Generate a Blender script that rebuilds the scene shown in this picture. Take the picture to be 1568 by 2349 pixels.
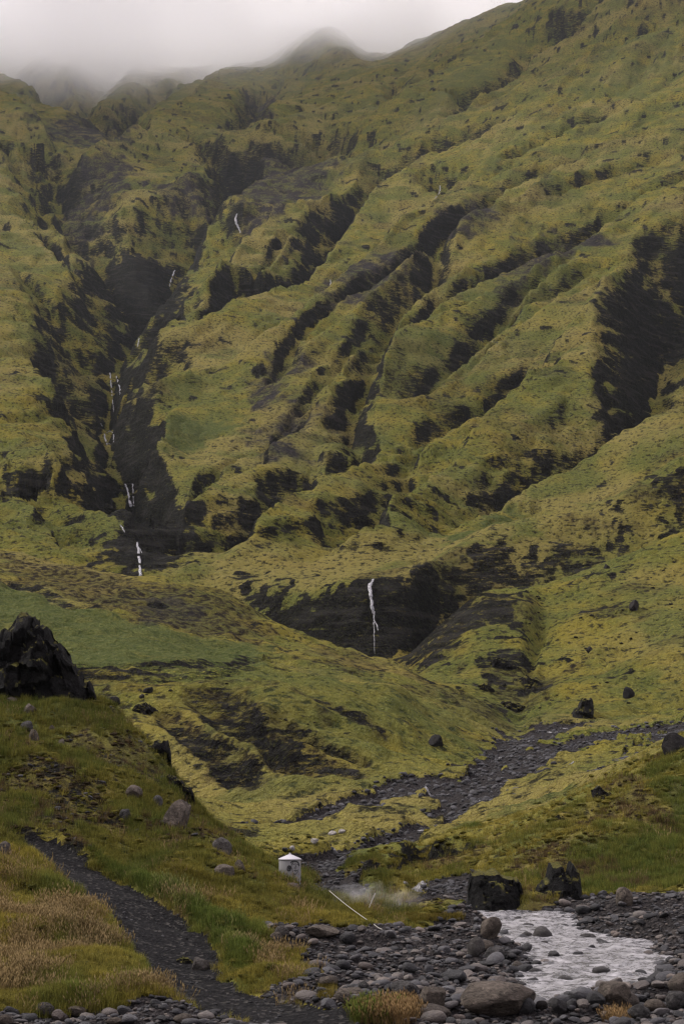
import bpy, bmesh, math, random
import numpy as np
from mathutils import Vector, Matrix

# ------------------------------------------------------------------ camera, sky, light, exposure
for o in list(bpy.data.objects):
    bpy.data.objects.remove(o)
SC = bpy.context.scene
COL = SC.collection
CAMZ = 4.0
PITCH = math.radians(10.67)
HALF = math.tan(math.radians(12.5))
K = HALF / 784.0                      # tangent per unit of the 1568-wide survey sheet
CP, SP = math.cos(PITCH), math.sin(PITCH)

cam = bpy.data.cameras.new('camera')
cam.sensor_fit = 'HORIZONTAL'
cam.sensor_width = 36.0
cam.lens = 18.0 / HALF
cam.clip_start = 0.1
cam.clip_end = 20000
cam_o = bpy.data.objects.new('camera', cam)
cam_o.location = (0, 0, CAMZ)
cam_o.rotation_euler = (math.radians(90) + PITCH, 0, 0)
COL.objects.link(cam_o)
SC.camera = cam_o

SUN_EL, SUN_AZ = math.radians(44), math.radians(-75)     # azimuth from +Y, clockwise
world = bpy.data.worlds.new('World')
SC.world = world
world.use_nodes = True
wn = world.node_tree
wn.nodes.clear()
w_out = wn.nodes.new('ShaderNodeOutputWorld')
w_bg = wn.nodes.new('ShaderNodeBackground')
w_sky = wn.nodes.new('ShaderNodeTexSky')
w_sky.sky_type = 'NISHITA'
w_sky.sun_disc = False
w_sky.sun_elevation = SUN_EL
w_sky.sun_rotation = SUN_AZ
w_sky.dust_density = 4.0
w_mix = wn.nodes.new('ShaderNodeMix')
w_mix.data_type = 'RGBA'
w_mix.inputs['Factor'].default_value = 0.90             # a closed overcast deck over the blue sky
w_mix.inputs['B'].default_value = (6.9, 6.4, 6.8, 1)
# standard overcast sky: the deck is brighter overhead than at the horizon
w_tc = wn.nodes.new('ShaderNodeTexCoord')
w_sep = wn.nodes.new('ShaderNodeSeparateXYZ')
wn.links.new(w_tc.outputs['Generated'], w_sep.inputs[0])
w_map = wn.nodes.new('ShaderNodeMapRange')
for k_, v_ in (('From Min', 0.0), ('From Max', 1.0), ('To Min', .62), ('To Max', 1.45)):
    w_map.inputs[k_].default_value = v_
wn.links.new(w_sep.outputs['Z'], w_map.inputs['Value'])
w_cie = wn.nodes.new('ShaderNodeVectorMath')
w_cie.operation = 'SCALE'
w_cie.inputs[0].default_value = (5.8, 5.25, 5.65)
wn.links.new(w_map.outputs['Result'], w_cie.inputs['Scale'])
wn.links.new(w_cie.outputs[0], w_mix.inputs['B'])
wn.links.new(w_sky.outputs['Color'], w_mix.inputs['A'])
wn.links.new(w_mix.outputs['Result'], w_bg.inputs['Color'])
w_bg.inputs['Strength'].default_value = 0.10
wn.links.new(w_bg.outputs['Background'], w_out.inputs['Surface'])

sun = bpy.data.lights.new('sun', 'SUN')
sun.energy = 1.5
sun.angle = math.radians(14)
sun.color = (1.0, 0.95, 0.88)
sun_o = bpy.data.objects.new('sun', sun)
sd = Vector((math.sin(SUN_AZ) * math.cos(SUN_EL), math.cos(SUN_AZ) * math.cos(SUN_EL), math.sin(SUN_EL)))
sun_o.rotation_euler = sd.to_track_quat('Z', 'Y').to_euler()
sun_o.location = (0, 0, 60)
COL.objects.link(sun_o)

SC.view_settings.view_transform = 'Standard'
SC.view_settings.look = 'None'
SC.view_settings.exposure = 1.42
SC.view_settings.gamma = 1.0
SC.cycles.volume_bounces = 64
SC.cycles.max_bounces = 66
SC.cycles.diffuse_bounces = 2
SC.cycles.glossy_bounces = 2
SC.cycles.transparent_max_bounces = 12
SC.cycles.transmission_bounces = 4
SC.cycles.volume_step_rate = 2.0
SC.cycles.volume_max_steps = 256
SC.cycles.use_denoising = True
SC.cycles.pixel_filter_type = 'BLACKMAN_HARRIS'
SC.cycles.filter_width = 1.4

rng = np.random.default_rng(7)
random.seed(7)

# ------------------------------------------------------------------ small maths helpers
_perm = np.random.default_rng(11).permutation(256).astype(np.int32)
_perm = np.concatenate([_perm, _perm])
_ga = np.linspace(0, 2 * np.pi, 256, endpoint=False)
_gx, _gy = np.cos(_ga).astype(np.float32), np.sin(_ga).astype(np.float32)


def noise(x, y, s=0):
    """Gradient noise, about -1..1."""
    x = np.asarray(x, np.float32) + 17.31 * s
    y = np.asarray(y, np.float32) - 9.73 * s
    xi = np.floor(x).astype(np.int32)
    yi = np.floor(y).astype(np.int32)
    xf, yf = x - xi, y - yi
    u = xf * xf * xf * (xf * (xf * 6 - 15) + 10)
    v = yf * yf * yf * (yf * (yf * 6 - 15) + 10)
    xi &= 255
    yi &= 255

    def g(ix, iy, fx, fy):
        h = _perm[_perm[ix & 255] + (iy & 255)]
        return _gx[h] * fx + _gy[h] * fy
    a = g(xi, yi, xf, yf)
    b = g(xi + 1, yi, xf - 1, yf)
    c = g(xi, yi + 1, xf, yf - 1)
    d = g(xi + 1, yi + 1, xf - 1, yf - 1)
    return (a + u * (b - a) + v * ((c + u * (d - c)) - (a + u * (b - a)))) * 1.5


def fbm(x, y, octs=4, s=0, gain=0.5):
    t = 0.0
    a = 1.0
    for i in range(octs):
        t = t + a * noise(x * 2 ** i, y * 2 ** i, s + i * 3)
        a *= gain
    return t


def sstep(a, b, x):
    t = np.clip((x - a) / (b - a), 0, 1)
    return t * t * (3 - 2 * t)


def smin(a, b, k):
    h = np.clip(0.5 + 0.5 * (b - a) / k, 0, 1)
    return b * (1 - h) + a * h - k * h * (1 - h)


def pchip(xk, yk, x):
    """Monotone cubic through (xk, yk)."""
    xk = np.asarray(xk, float)
    yk = np.asarray(yk, float)
    h = np.diff(xk)
    dl = np.diff(yk) / h
    m = np.zeros_like(yk)
    m[0], m[-1] = dl[0], dl[-1]
    w1, w2 = 2 * h[1:] + h[:-1], h[1:] + 2 * h[:-1]
    ok = dl[:-1] * dl[1:] > 0
    with np.errstate(divide='ignore', invalid='ignore'):
        hm = (w1 + w2) / (w1 / dl[:-1] + w2 / dl[1:])
    m[1:-1] = np.where(ok, hm, 0)
    i = np.clip(np.searchsorted(xk, x) - 1, 0, len(xk) - 2)
    t = np.clip((x - xk[i]) / h[i], 0, 1)
    t2, t3 = t * t, t * t * t
    return ((2 * t3 - 3 * t2 + 1) * yk[i] + (t3 - 2 * t2 + t) * h[i] * m[i]
            + (-2 * t3 + 3 * t2) * yk[i + 1] + (t3 - t2) * h[i] * m[i + 1])


def sight(px, py):
    """Azimuth tangent x/y and elevation tangent z/y of a survey-sheet point."""
    fu, fv = (px - 784.0) * K, (1174.5 - py) * K
    f = CP - fv * SP
    return fu / f, (SP + fv * CP) / f


def to_sheet(x, y, z):
    z = z - CAMZ
    f = y * CP + z * SP
    return 784 + x / f / K, 1174.5 - (z * CP - y * SP) / f / K


# ------------------------------------------------------------------ the lie of the land
# survey lines from near to far: P = (px, py, distance), Z = (px, distance, height)
def P(px, py, d):
    u, e = sight(px, py)
    return (u, d, CAMZ + e * d)


def Z(px, d, z):
    e = (z - CAMZ) / d
    py = 1174.5 + math.tan(PITCH - math.atan(e)) / K
    return (sight(px, py)[0], d, z)


LINES = [
    [Z(-400, 10, .8), Z(0, 10, .5), Z(784, 10, .4), Z(1568, 10, .5), Z(1970, 10, .8)],
    [Z(-400, 28, .7), Z(0, 28, .32), Z(400, 28, .22), Z(784, 28, .2), Z(1100, 28, .15), Z(1300, 28, .2), Z(1568, 28, .45), Z(1970, 28, 1.0)],
    [Z(-400, 34, 1.9), Z(0, 34, 1.0), Z(200, 34, .8), Z(330, 34, .55), Z(430, 34, .3), Z(550, 34, .2), Z(700, 34, .22), Z(900, 34, .3), Z(1100, 34, .15), Z(1300, 34, -.1), Z(1480, 34, .15), Z(1568, 34, .4), Z(1970, 34, 1.2)],
    [Z(-400, 42, 3.2), Z(0, 42, 1.85), Z(200, 42, 1.45), Z(330, 42, 1.0), Z(430, 42, .75), Z(560, 42, .6), Z(640, 42, .45), Z(750, 42, .3), Z(900, 42, .35), Z(1100, 42, .15), Z(1300, 42, -.2), Z(1480, 42, .1), Z(1568, 42, .4), Z(1970, 42, 1.3)],
    [Z(-400, 50, 4.8), Z(0, 50, 2.75), Z(200, 50, 2.1), Z(330, 50, 1.8), Z(430, 50, 1.6), Z(560, 50, 1.15), Z(640, 50, .8), Z(760, 50, .5), Z(870, 50, .35), Z(1000, 50, .25), Z(1100, 50, .12), Z(1300, 50, -.05), Z(1450, 50, .3), Z(1568, 50, .6), Z(1970, 50, 1.7)],
    [Z(-400, 62, 9), Z(0, 62, 5.4), Z(200, 62, 4.6), Z(330, 62, 4.0), Z(445, 62, 3.1), Z(520, 62, 2.45), Z(600, 62, 1.75), Z(690, 62, 1.1), Z(760, 62, .65), Z(870, 62, .42), Z(1000, 62, .4), Z(1080, 62, .4), Z(1200, 63, .6), Z(1300, 64, .9), Z(1568, 66, 1.6), Z(1970, 70, 4)],
    [P(-400, 1480, 78), P(0, 1592, 76), P(130, 1600, 76), P(215, 1618, 75), P(330, 1700, 72), P(445, 1850, 69), P(520, 1932, 68), P(600, 1992, 67), P(690, 2030, 67), P(760, 2048, 68), P(870, 2035, 69), P(1000, 2018, 70), P(1100, 1995, 71), P(1200, 1925, 75), P(1380, 1808, 82), P(1568, 1695, 88), P(1970, 1480, 98)],
    [P(-400, 1560, 98), P(0, 1660, 95), P(215, 1690, 95), P(330, 1770, 94), P(445, 1890, 92), P(520, 1950, 90), P(600, 1985, 88), P(690, 1988, 88), P(760, 1985, 86), P(870, 1985, 84), P(1000, 1965, 88), P(1100, 1935, 92), P(1200, 1885, 96), P(1380, 1792, 102), P(1568, 1705, 110), P(1970, 1510, 120)],
    [P(-400, 1600, 122), P(0, 1700, 120), P(215, 1740, 118), P(445, 1870, 115), P(600, 1905, 112), P(700, 1925, 106), P(850, 1910, 108), P(1000, 1888, 116), P(1070, 1840, 124), P(1150, 1800, 132), P(1300, 1736, 155), P(1568, 1668, 195), P(1970, 1560, 212)],
    [P(-400, 1590, 145), P(0, 1700, 145), P(215, 1740, 142), P(445, 1850, 136), P(600, 1858, 130), P(700, 1850, 130), P(850, 1822, 136), P(1000, 1770, 150), P(1130, 1735, 175), P(1190, 1700, 200), P(1250, 1662, 232), P(1400, 1650, 236), P(1568, 1640, 238), P(1970, 1540, 250)],
    [P(-400, 1470, 178), P(0, 1560, 176), P(215, 1562, 174), P(420, 1562, 172), P(600, 1560, 174), P(760, 1568, 182), P(900, 1590, 192), P(1000, 1622, 206), P(1100, 1660, 216), P(1190, 1684, 226), P(1250, 1615, 258), P(1400, 1565, 264), P(1568, 1525, 268), P(1970, 1400, 290)],
    [P(-400, 1290, 288), P(0, 1352, 280), P(150, 1380, 272), P(300, 1415, 264), P(450, 1462, 256), P(600, 1495, 252), P(800, 1524, 254), P(900, 1540, 252), P(1000, 1580, 240), P(1100, 1626, 234), P(1190, 1672, 243), P(1250, 1540, 292), P(1400, 1460, 302), P(1568, 1400, 308), P(1970, 1260, 325)],
    [P(-400, 1195, 352), P(0, 1265, 345), P(150, 1295, 340), P(330, 1326, 332), P(460, 1352, 320), P(600, 1420, 302), P(700, 1464, 292), P(850, 1506, 280), P(910, 1520, 272), P(1000, 1558, 255), P(1100, 1606, 242), P(1190, 1658, 252), P(1250, 1480, 308), P(1400, 1395, 322), P(1568, 1325, 332), P(1970, 1175, 350)],
    [P(-400, 1225, 385), P(0, 1300, 380), P(330, 1352, 374), P(460, 1395, 366), P(600, 1465, 352), P(700, 1500, 344), P(850, 1525, 332), P(910, 1540, 318), P(1000, 1562, 275), P(1100, 1604, 258), P(1190, 1640, 262), P(1250, 1455, 318), P(1400, 1345, 336), P(1568, 1270, 346), P(1970, 1110, 365)],
    [P(-400, 1225, 394), P(0, 1298, 390), P(330, 1350, 384), P(460, 1390, 376), P(600, 1462, 362), P(700, 1498, 353), P(850, 1520, 345), P(910, 1514, 342), P(990, 1456, 343), P(1104, 1368, 346), P(1219, 1344, 350), P(1284, 1330, 352), P(1384, 1284, 355), P(1568, 1208, 362), P(1970, 1040, 385)],
    [P(-400, 1220, 402), P(0, 1292, 396), P(330, 1345, 390), P(460, 1385, 382), P(600, 1455, 370), P(700, 1490, 360), P(850, 1515, 353), P(910, 1512, 353), P(1000, 1475, 372), P(1104, 1420, 378), P(1219, 1390, 380), P(1384, 1325, 384), P(1568, 1250, 392), P(1970, 1070, 410)],
    [P(-400, 1190, 418), P(0, 1235, 415), P(330, 1290, 408), P(460, 1300, 404), P(600, 1338, 390), P(700, 1345, 378), P(850, 1334, 370), P(940, 1308, 376), P(1009, 1276, 395), P(1134, 1224, 406), P(1284, 1178, 412), P(1568, 1035, 422), P(1970, 850, 440)],
    [P(-400, 1140, 448), P(0, 1165, 446), P(330, 1225, 440), P(460, 1235, 438), P(600, 1262, 425), P(700, 1285, 415), P(850, 1288, 408), P(940, 1285, 415), P(1009, 1285, 438), P(1134, 1250, 452), P(1284, 1210, 462), P(1568, 1080, 480), P(1970, 890, 500)],
    [P(-400, 1010, 485), P(0, 1035, 510), P(300, 1100, 530), P(600, 1135, 520), P(850, 1150, 514), P(1009, 1165, 510), P(1134, 1150, 508), P(1284, 1115, 508), P(1568, 1000, 512), P(1970, 800, 515)],
    [P(-400, 850, 590), P(0, 885, 640), P(300, 945, 680), P(600, 950, 664), P(1000, 960, 630), P(1284, 930, 600), P(1568, 850, 580), P(1970, 690, 565)],
    [P(-400, 680, 760), P(0, 710, 830), P(300, 765, 890), P(600, 760, 869), P(1000, 760, 800), P(1300, 730, 745), P(1568, 680, 705), P(1970, 550, 675)],
    [P(-400, 520, 1000), P(0, 545, 1090), P(300, 575, 1180), P(600, 560, 1156), P(1000, 550, 1040), P(1300, 525, 960), P(1568, 490, 900), P(1970, 380, 850)],
    [P(-400, 345, 1330), P(0, 365, 1440), P(300, 380, 1540), P(600, 370, 1520), P(1000, 350, 1350), P(1300, 330, 1230), P(1568, 300, 1145), P(1970, 180, 1075)],
    [P(-400, 205, 1750), P(0, 230, 1870), P(300, 230, 1980), P(600, 215, 1956), P(1000, 180, 1720), P(1300, 145, 1550), P(1568, 110, 1440), P(1970, 0, 1340)],
    [P(-400, 110, 2080), P(0, 128, 2200), P(200, 122, 2250), P(400, 150, 2290), P(600, 132, 2258), P(690, 78, 2230), P(740, 56, 2215), P(800, 74, 2200), P(850, 106, 2180), P(950, 82, 2120), P(1150, 8, 1990), P(1300, -70, 1870), P(1568, -210, 1740), P(1970, -330, 1600)],
    [P(-400, 190, 2450), P(0, 200, 2520), P(600, 220, 2560), P(1150, 100, 2300), P(1568, -100, 2050), P(1970, -200, 1900)],
]

NU_IN, NU_OUT = 600, 56
u_in = np.linspace(-0.242, 0.242, NU_IN)
u_out = 0.242 + (0.36 - 0.242) * (np.arange(1, NU_OUT + 1) / NU_OUT)
U = np.concatenate([-u_out[::-1], u_in, u_out])
D = np.concatenate([
    np.linspace(12, 27, 16, endpoint=False), np.geomspace(27, 62, 250, endpoint=False),
    np.geomspace(62, 100, 120, endpoint=False), np.geomspace(100, 240, 190, endpoint=False),
    np.geomspace(240, 345, 110, endpoint=False), np.geomspace(345, 430, 120, endpoint=False),
    np.geomspace(430, 2330, 470, endpoint=False), np.linspace(2330, 2600, 12)])
NU, ND = len(U), len(D)
LD = np.log(D)


def build_base():
    nl = len(LINES)
    dk = np.zeros((nl, NU))
    ek = np.zeros((nl, NU))
    for i, ln in enumerate(LINES):
        a = np.array(sorted(ln))
        dk[i] = pchip(a[:, 0], np.log(a[:, 1]), U)
        ek[i] = pchip(a[:, 0], (a[:, 2] - CAMZ) / a[:, 1], U)
    for i in range(1, nl):
        dk[i] = np.maximum(dk[i], dk[i - 1] + 0.006)
    # soften across the columns
    for _ in range(6):
        for q in (dk, ek):
            q[:, 1:-1] = 0.25 * q[:, :-2] + 0.5 * q[:, 1:-1] + 0.25 * q[:, 2:]
    z = np.zeros((ND, NU))
    for j in range(NU):
        z[:, j] = CAMZ + D * pchip(dk[:, j], ek[:, j], LD)
    return z


ZB = build_base()
GX = (D[:, None] * U[None, :])
GY = np.repeat(D[:, None], NU, 1)


def z_at(x, y, zz=None):
    """Height of the land at world x, y (bilinear)."""
    zz = ZF if zz is None else zz
    x, y = np.asarray(x, float), np.asarray(y, float)
    fj = np.interp(x / y, U, np.arange(NU))
    fi = np.interp(y, D, np.arange(ND))
    i = np.clip(fi.astype(int), 0, ND - 2)
    j = np.clip(fj.astype(int), 0, NU - 2)
    a, b = fi - i, fj - j
    return (zz[i, j] * (1 - a) * (1 - b) + zz[i + 1, j] * a * (1 - b)
            + zz[i, j + 1] * (1 - a) * b + zz[i + 1, j + 1] * a * b)


_dd = np.geomspace(13, 2590, 6400)


def hit(px, py, dmin=13, dmax=2590, zz=None, drop=0.0):
    """World point where the sight line through a sheet point meets the land."""
    u, e = sight(px, py)
    d = _dd[(_dd >= dmin) & (_dd <= dmax)]
    g = CAMZ + e * d - (z_at(u * d, d, zz) - drop)
    k = np.nonzero(g <= 0)[0]
    if len(k) == 0:
        i = int(np.argmin(np.abs(g)))
    else:
        i = int(k[0])
    dd = d[i]
    if 0 < i and len(k):
        g0, g1 = g[i - 1], g[i]
        if g0 > 0:
            dd = d[i - 1] + (d[i] - d[i - 1]) * g0 / (g0 - g1 + 1e-9)
    return np.array([u * dd, dd, CAMZ + e * dd])


def seg_dist(X, Y, pts):
    """Distance, side and interpolation data from points to a polyline (list of xyz...)."""
    best = np.full(X.shape, 1e9)
    side = np.zeros(X.shape)
    val = np.zeros(X.shape + (pts.shape[1] - 2,))
    for a, b in zip(pts[:-1], pts[1:]):
        dx, dy = b[0] - a[0], b[1] - a[1]
        L2 = dx * dx + dy * dy + 1e-9
        t = np.clip(((X - a[0]) * dx + (Y - a[1]) * dy) / L2, 0, 1)
        ex, ey = X - a[0] - t * dx, Y - a[1] - t * dy
        r = np.hypot(ex, ey)
        m = r < best
        best = np.where(m, r, best)
        side = np.where(m, np.sign(dx * ey - dy * ex), side)
        for c in range(2, pts.shape[1]):
            val[..., c - 2] = np.where(m, a[c] + t * (b[c] - a[c]), val[..., c - 2])
    return best, side, val


def in_poly(X, Y, poly):
    """Signed distance to a polygon in plan: negative inside."""
    n = len(poly)
    inside = np.zeros(X.shape, bool)
    dist = np.full(X.shape, 1e9)
    for i in range(n):
        ax, ay = poly[i]
        bx, by = poly[(i + 1) % n]
        c = (ay > Y) != (by > Y)
        with np.errstate(divide='ignore', invalid='ignore'):
            xx = (bx - ax) * (Y - ay) / (by - ay + 1e-12) + ax
        inside ^= c & (X < xx)
        dx, dy = bx - ax, by - ay
        t = np.clip(((X - ax) * dx + (Y - ay) * dy) / (dx * dx + dy * dy + 1e-9), 0, 1)
        dist = np.minimum(dist, np.hypot(X - ax - t * dx, Y - ay - t * dy))
    return np.where(inside, -dist, dist)

# ------------------------------------------------------------------ gullies cut into the mountain
# (points px, py along the bed, depth there), wall slopes left/right of the climb, rounding, nearest distance
GULLIES = [
    dict(p=[(332, 1338, 22), (318, 1285, 27), (305, 1190, 25), (285, 1110, 22), (250, 1020, 22), (256, 930, 22), (272, 850, 22), (318, 785, 24), (352, 720, 27), (398, 645, 28), (470, 585, 26), (545, 525, 26), (560, 470, 22), (490, 420, 17), (420, 372, 12), (360, 345, 5)], kl=1.0, kr=2.0, sm=3, dmin=385),
    dict(p=[(330, 760, 34), (240, 690, 30), (165, 590, 24), (138, 480, 22), (112, 400, 14), (60, 365, 5)], kl=.85, kr=.8, sm=10, dmin=600),
    dict(p=[(560, 480, 26), (660, 470, 26), (760, 440, 18), (840, 400, 6)], kl=.8, kr=2.2, sm=4, dmin=700),
    dict(p=[(300, 930, 34), (400, 905, 20), (490, 850, 22), (560, 815, 24), (625, 775, 18), (690, 715, 16), (730, 670, 20), (780, 615, 22), (830, 555, 20), (900, 490, 20), (1000, 440, 18), (1060, 395, 12), (1120, 350, 5)], kl=1.15, kr=2.4, sm=3, dmin=480),
    dict(p=[(420, 1330, 10), (520, 1310, 8), (620, 1275, 10), (700, 1225, 17), (790, 1180, 15), (800, 1100, 9), (795, 1040, 9), (815, 975, 9), (850, 870, 8), (900, 800, 7), (975, 740, 6), (988, 670, 6), (1000, 610, 3)], kl=1.0, kr=2.0, sm=2.5, dmin=400),
    dict(p=[(850, 1325, 9), (850, 1290, 10), (905, 1215, 8), (920, 1165, 7), (935, 1090, 6), (1064, 1005, 4), (1180, 920, 2)], kl=1.0, kr=1.8, sm=2.5, dmin=372),
    dict(p=[(960, 1310, 8), (1130, 1245, 16), (1300, 1180, 24), (1430, 1110, 30), (1568, 1030, 34), (1700, 940, 34), (1900, 800, 20)], kl=1.0, kr=1.6, sm=5, dmin=425),
    dict(p=[(1430, 1110, 30), (1480, 1000, 36), (1500, 900, 40), (1530, 800, 40), (1580, 700, 36), (1650, 600, 26), (1720, 500, 10)], kl=1.5, kr=1.0, sm=6, dmin=450),
    dict(p=[(1040, 300, 6), (1120, 285, 18), (1170, 245, 16), (1204, 188, 14), (1309, 138, 16), (1384, 58, 16), (1450, -20, 10)], kl=1.0, kr=1.9, sm=4, dmin=800),
    dict(p=[(1130, 290, 8), (1250, 275, 12), (1339, 242, 16), (1419, 172, 14), (1568, 88, 12), (1700, 0, 6)], kl=1.0, kr=2, sm=3, dmin=800),
    dict(p=[(860, 240, 3), (914, 207, 8), (1034, 133, 9), (1110, 80, 4)], kl=.9, kr=1.8, sm=3, dmin=900),
    dict(p=[(350, 365, 5), (240, 345, 22), (130, 300, 24), (65, 238, 20), (0, 182, 16), (-80, 130, 10)], kl=1.2, kr=.95, sm=7, dmin=850),
    dict(p=[(130, 300, 20), (180, 270, 16), (212, 230, 16), (280, 158, 12), (330, 110, 6)], kl=1, kr=1.1, sm=6, dmin=900),
    dict(p=[(240, 345, 16), (300, 300, 20), (355, 252, 18), (415, 232, 14), (468, 192, 12), (520, 150, 6)], kl=1.1, kr=1.1, sm=6, dmin=900),
    dict(p=[(540, 310, 4), (580, 285, 14), (625, 232, 14), (690, 188, 8), (760, 150, 4)], kl=1.2, kr=1.1, sm=5, dmin=900),
    dict(p=[(180, 1280, 6), (120, 1225, 8), (60, 1180, 8), (-20, 1130, 6)], kl=1, kr=1.1, sm=4, dmin=400),
    dict(p=[(250, 1030, 30), (185, 985, 16), (130, 940, 7)], kl=1.1, kr=1.3, sm=4, dmin=460),
    dict(p=[(230, 880, 26), (150, 840, 10), (90, 800, 5)], kl=1, kr=1.2, sm=4, dmin=560),
    dict(p=[(990, 470, 5), (1010, 520, 5), (985, 600, 7), (1080, 540, 6), (1180, 470, 5), (1300, 400, 3)], kl=1, kr=.9, sm=5, dmin=650),
]

CREASES = [
    [(600, 925), (700, 835), (830, 742), (900, 682), (1000, 582), (1120, 502), (1290, 422), (1450, 342)],
    [(870, 862), (1000, 762), (1120, 682), (1250, 592), (1400, 502), (1568, 402)],
    [(930, 942), (1060, 852), (1200, 742), (1330, 642), (1480, 562)],
    [(850, 1082), (1000, 1012), (1200, 882), (1380, 792)],
    [(640, 1002), (760, 902), (850, 802)],
    [(420, 1182), (480, 1112), (600, 1042), (720, 962)],
    [(700, 562), (800, 472), (930, 402), (1080, 352)],
    [(560, 342), (700, 302), (850, 242), (1000, 172), (1100, 102)],
    [(800, 342), (980, 282), (1090, 242)],
    [(1250, 502), (1400, 422), (1568, 342)], [(1150, 422), (1300, 352), (1480, 292), (1600, 252)],
    [(1000, 142), (1100, 82), (1180, 32)], [(1440, 122), (1568, 52)],
    [(170, 642), (130, 582), (60, 502)], [(200, 742), (90, 682), (0, 602)], [(140, 482), (60, 402), (0, 352)],
    [(1050, 1152), (1150, 1102), (1290, 1042), (1400, 960)], [(960, 1062), (1100, 962), (1250, 862)], [(690, 1150), (760, 1080), (830, 1040)],
    [(540, 700), (640, 620), (740, 560)], [(450, 800), (540, 740), (620, 690)], [(1080, 800), (1200, 700), (1290, 620)],
    [(330, 250), (420, 190), (500, 150)], [(620, 420), (760, 370), (900, 330)], [(150, 1180), (90, 1130), (20, 1090)], [(120, 780), (60, 740), (0, 700)],
]
for q_ in CREASES:
    m_ = len(q_)
    GULLIES.append(dict(p=[(a_, b_, (2.0 if i_ in (0, m_ - 1) else 4.6)) for i_, (a_, b_) in enumerate(q_)], kl=1.5, kr=2.0, sm=1.6, dmin=440, crease=True))


def wz(x, y, w, s):
    return noise(x / w, y / w, s)


def carve(zb):
    z = zb.copy()
    base_drop = zb
    lo = D[:, None] * np.ones((1, NU))
    fa = np.clip(GY / 620, 1, 2.3)
    wx = GX + fa * (7 * noise(GX / (70 * fa), GY / (70 * fa), 40) + 3.5 * noise(GX / (27 * fa), GY / (27 * fa), 41) + 1.3 * noise(GX / (11 * fa), GY / (11 * fa), 46))
    wy = GY + fa * (7 * noise(GX / (70 * fa), GY / (70 * fa), 42) + 3.5 * noise(GX / (27 * fa), GY / (27 * fa), 43) + 1.3 * noise(GX / (11 * fa), GY / (11 * fa), 47))
    ragged = 1 + 0.16 * noise(GX / (34 * fa), GY / (34 * fa), 44) + 0.08 * noise(GX / (14 * fa), GY / (14 * fa), 45)
    deep = np.zeros_like(z)
    bedr = np.full(z.shape, 9.0)
    bed_of = []
    for g in GULLIES:
        pts = []
        for (px, py, dep) in g['p']:
            h = hit(px, py, g['dmin'], 2590, zb, dep)
            dep2 = dep * np.clip(h[1] / 620, .9, 2.3)
            h = hit(px, py, g['dmin'], 2590, zb, dep2)
            pts.append([h[0], h[1], h[2]])
        # keep the bed climbing with distance along the polyline
        pts = np.array(pts)
        for i in range(1, len(pts)):
            pts[i, 2] = max(pts[i, 2], pts[i - 1, 2] + 0.05) if pts[-1, 2] > pts[0, 2] else pts[i, 2]
        bed_of.append(pts)
        pad = 130 * np.clip(pts[:, 1].max() / 620, 1, 2.3)
        fs = np.clip(pts[:, 1].mean() / 620, .9, 2.3)
        r0 = np.searchsorted(D, pts[:, 1].min() - pad)
        r1 = np.searchsorted(D, pts[:, 1].max() + pad)
        r0 = max(r0, np.searchsorted(D, g['dmin'] - 25))
        sl = slice(r0, r1)
        r, side, val = seg_dist(wx[sl], wy[sl], pts)
        k = np.where(side > 0, g['kl'], g['kr']) * (1.0 + .55 * np.clip((pts[:, 1].mean() - 620) / 900, 0, 1))
        rr = np.maximum(r - 1.0, 0) * ragged[sl]
        bedr[sl] = np.minimum(bedr[sl], rr / ((6 + .75 * np.mean([q[2] for q in g['p']])) * fs))
        wall = val[..., 0] + rr * k * 0.85 + 0.004 / fs * rr * rr
        per = 10 * fs                                       # ledges: the ravine climbs in steps
        ph = wall / per + .8 * wz(GX[sl], GY[sl], 60, 48) + .3 * wz(GX[sl], GY[sl], 19, 49)
        fr = ph - np.floor(ph)
        wall = wall + per * .62 * (np.where(fr < .62, fr / .62 * .22, .22 + (fr - .62) / .38 * .78) - fr)
        new = smin(z[sl], wall, g['sm'] * fs)
        # fade where the ground in front would be cut
        f = sstep(g['dmin'] - 12, g['dmin'] + 14, lo[sl])
        new = z[sl] * (1 - f) + new * f
        deep[sl] = np.maximum(deep[sl], z[sl] - new)
        z[sl] = new
    return z, deep, bedr


ZC, DEEP, BEDR = carve(ZB)

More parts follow.
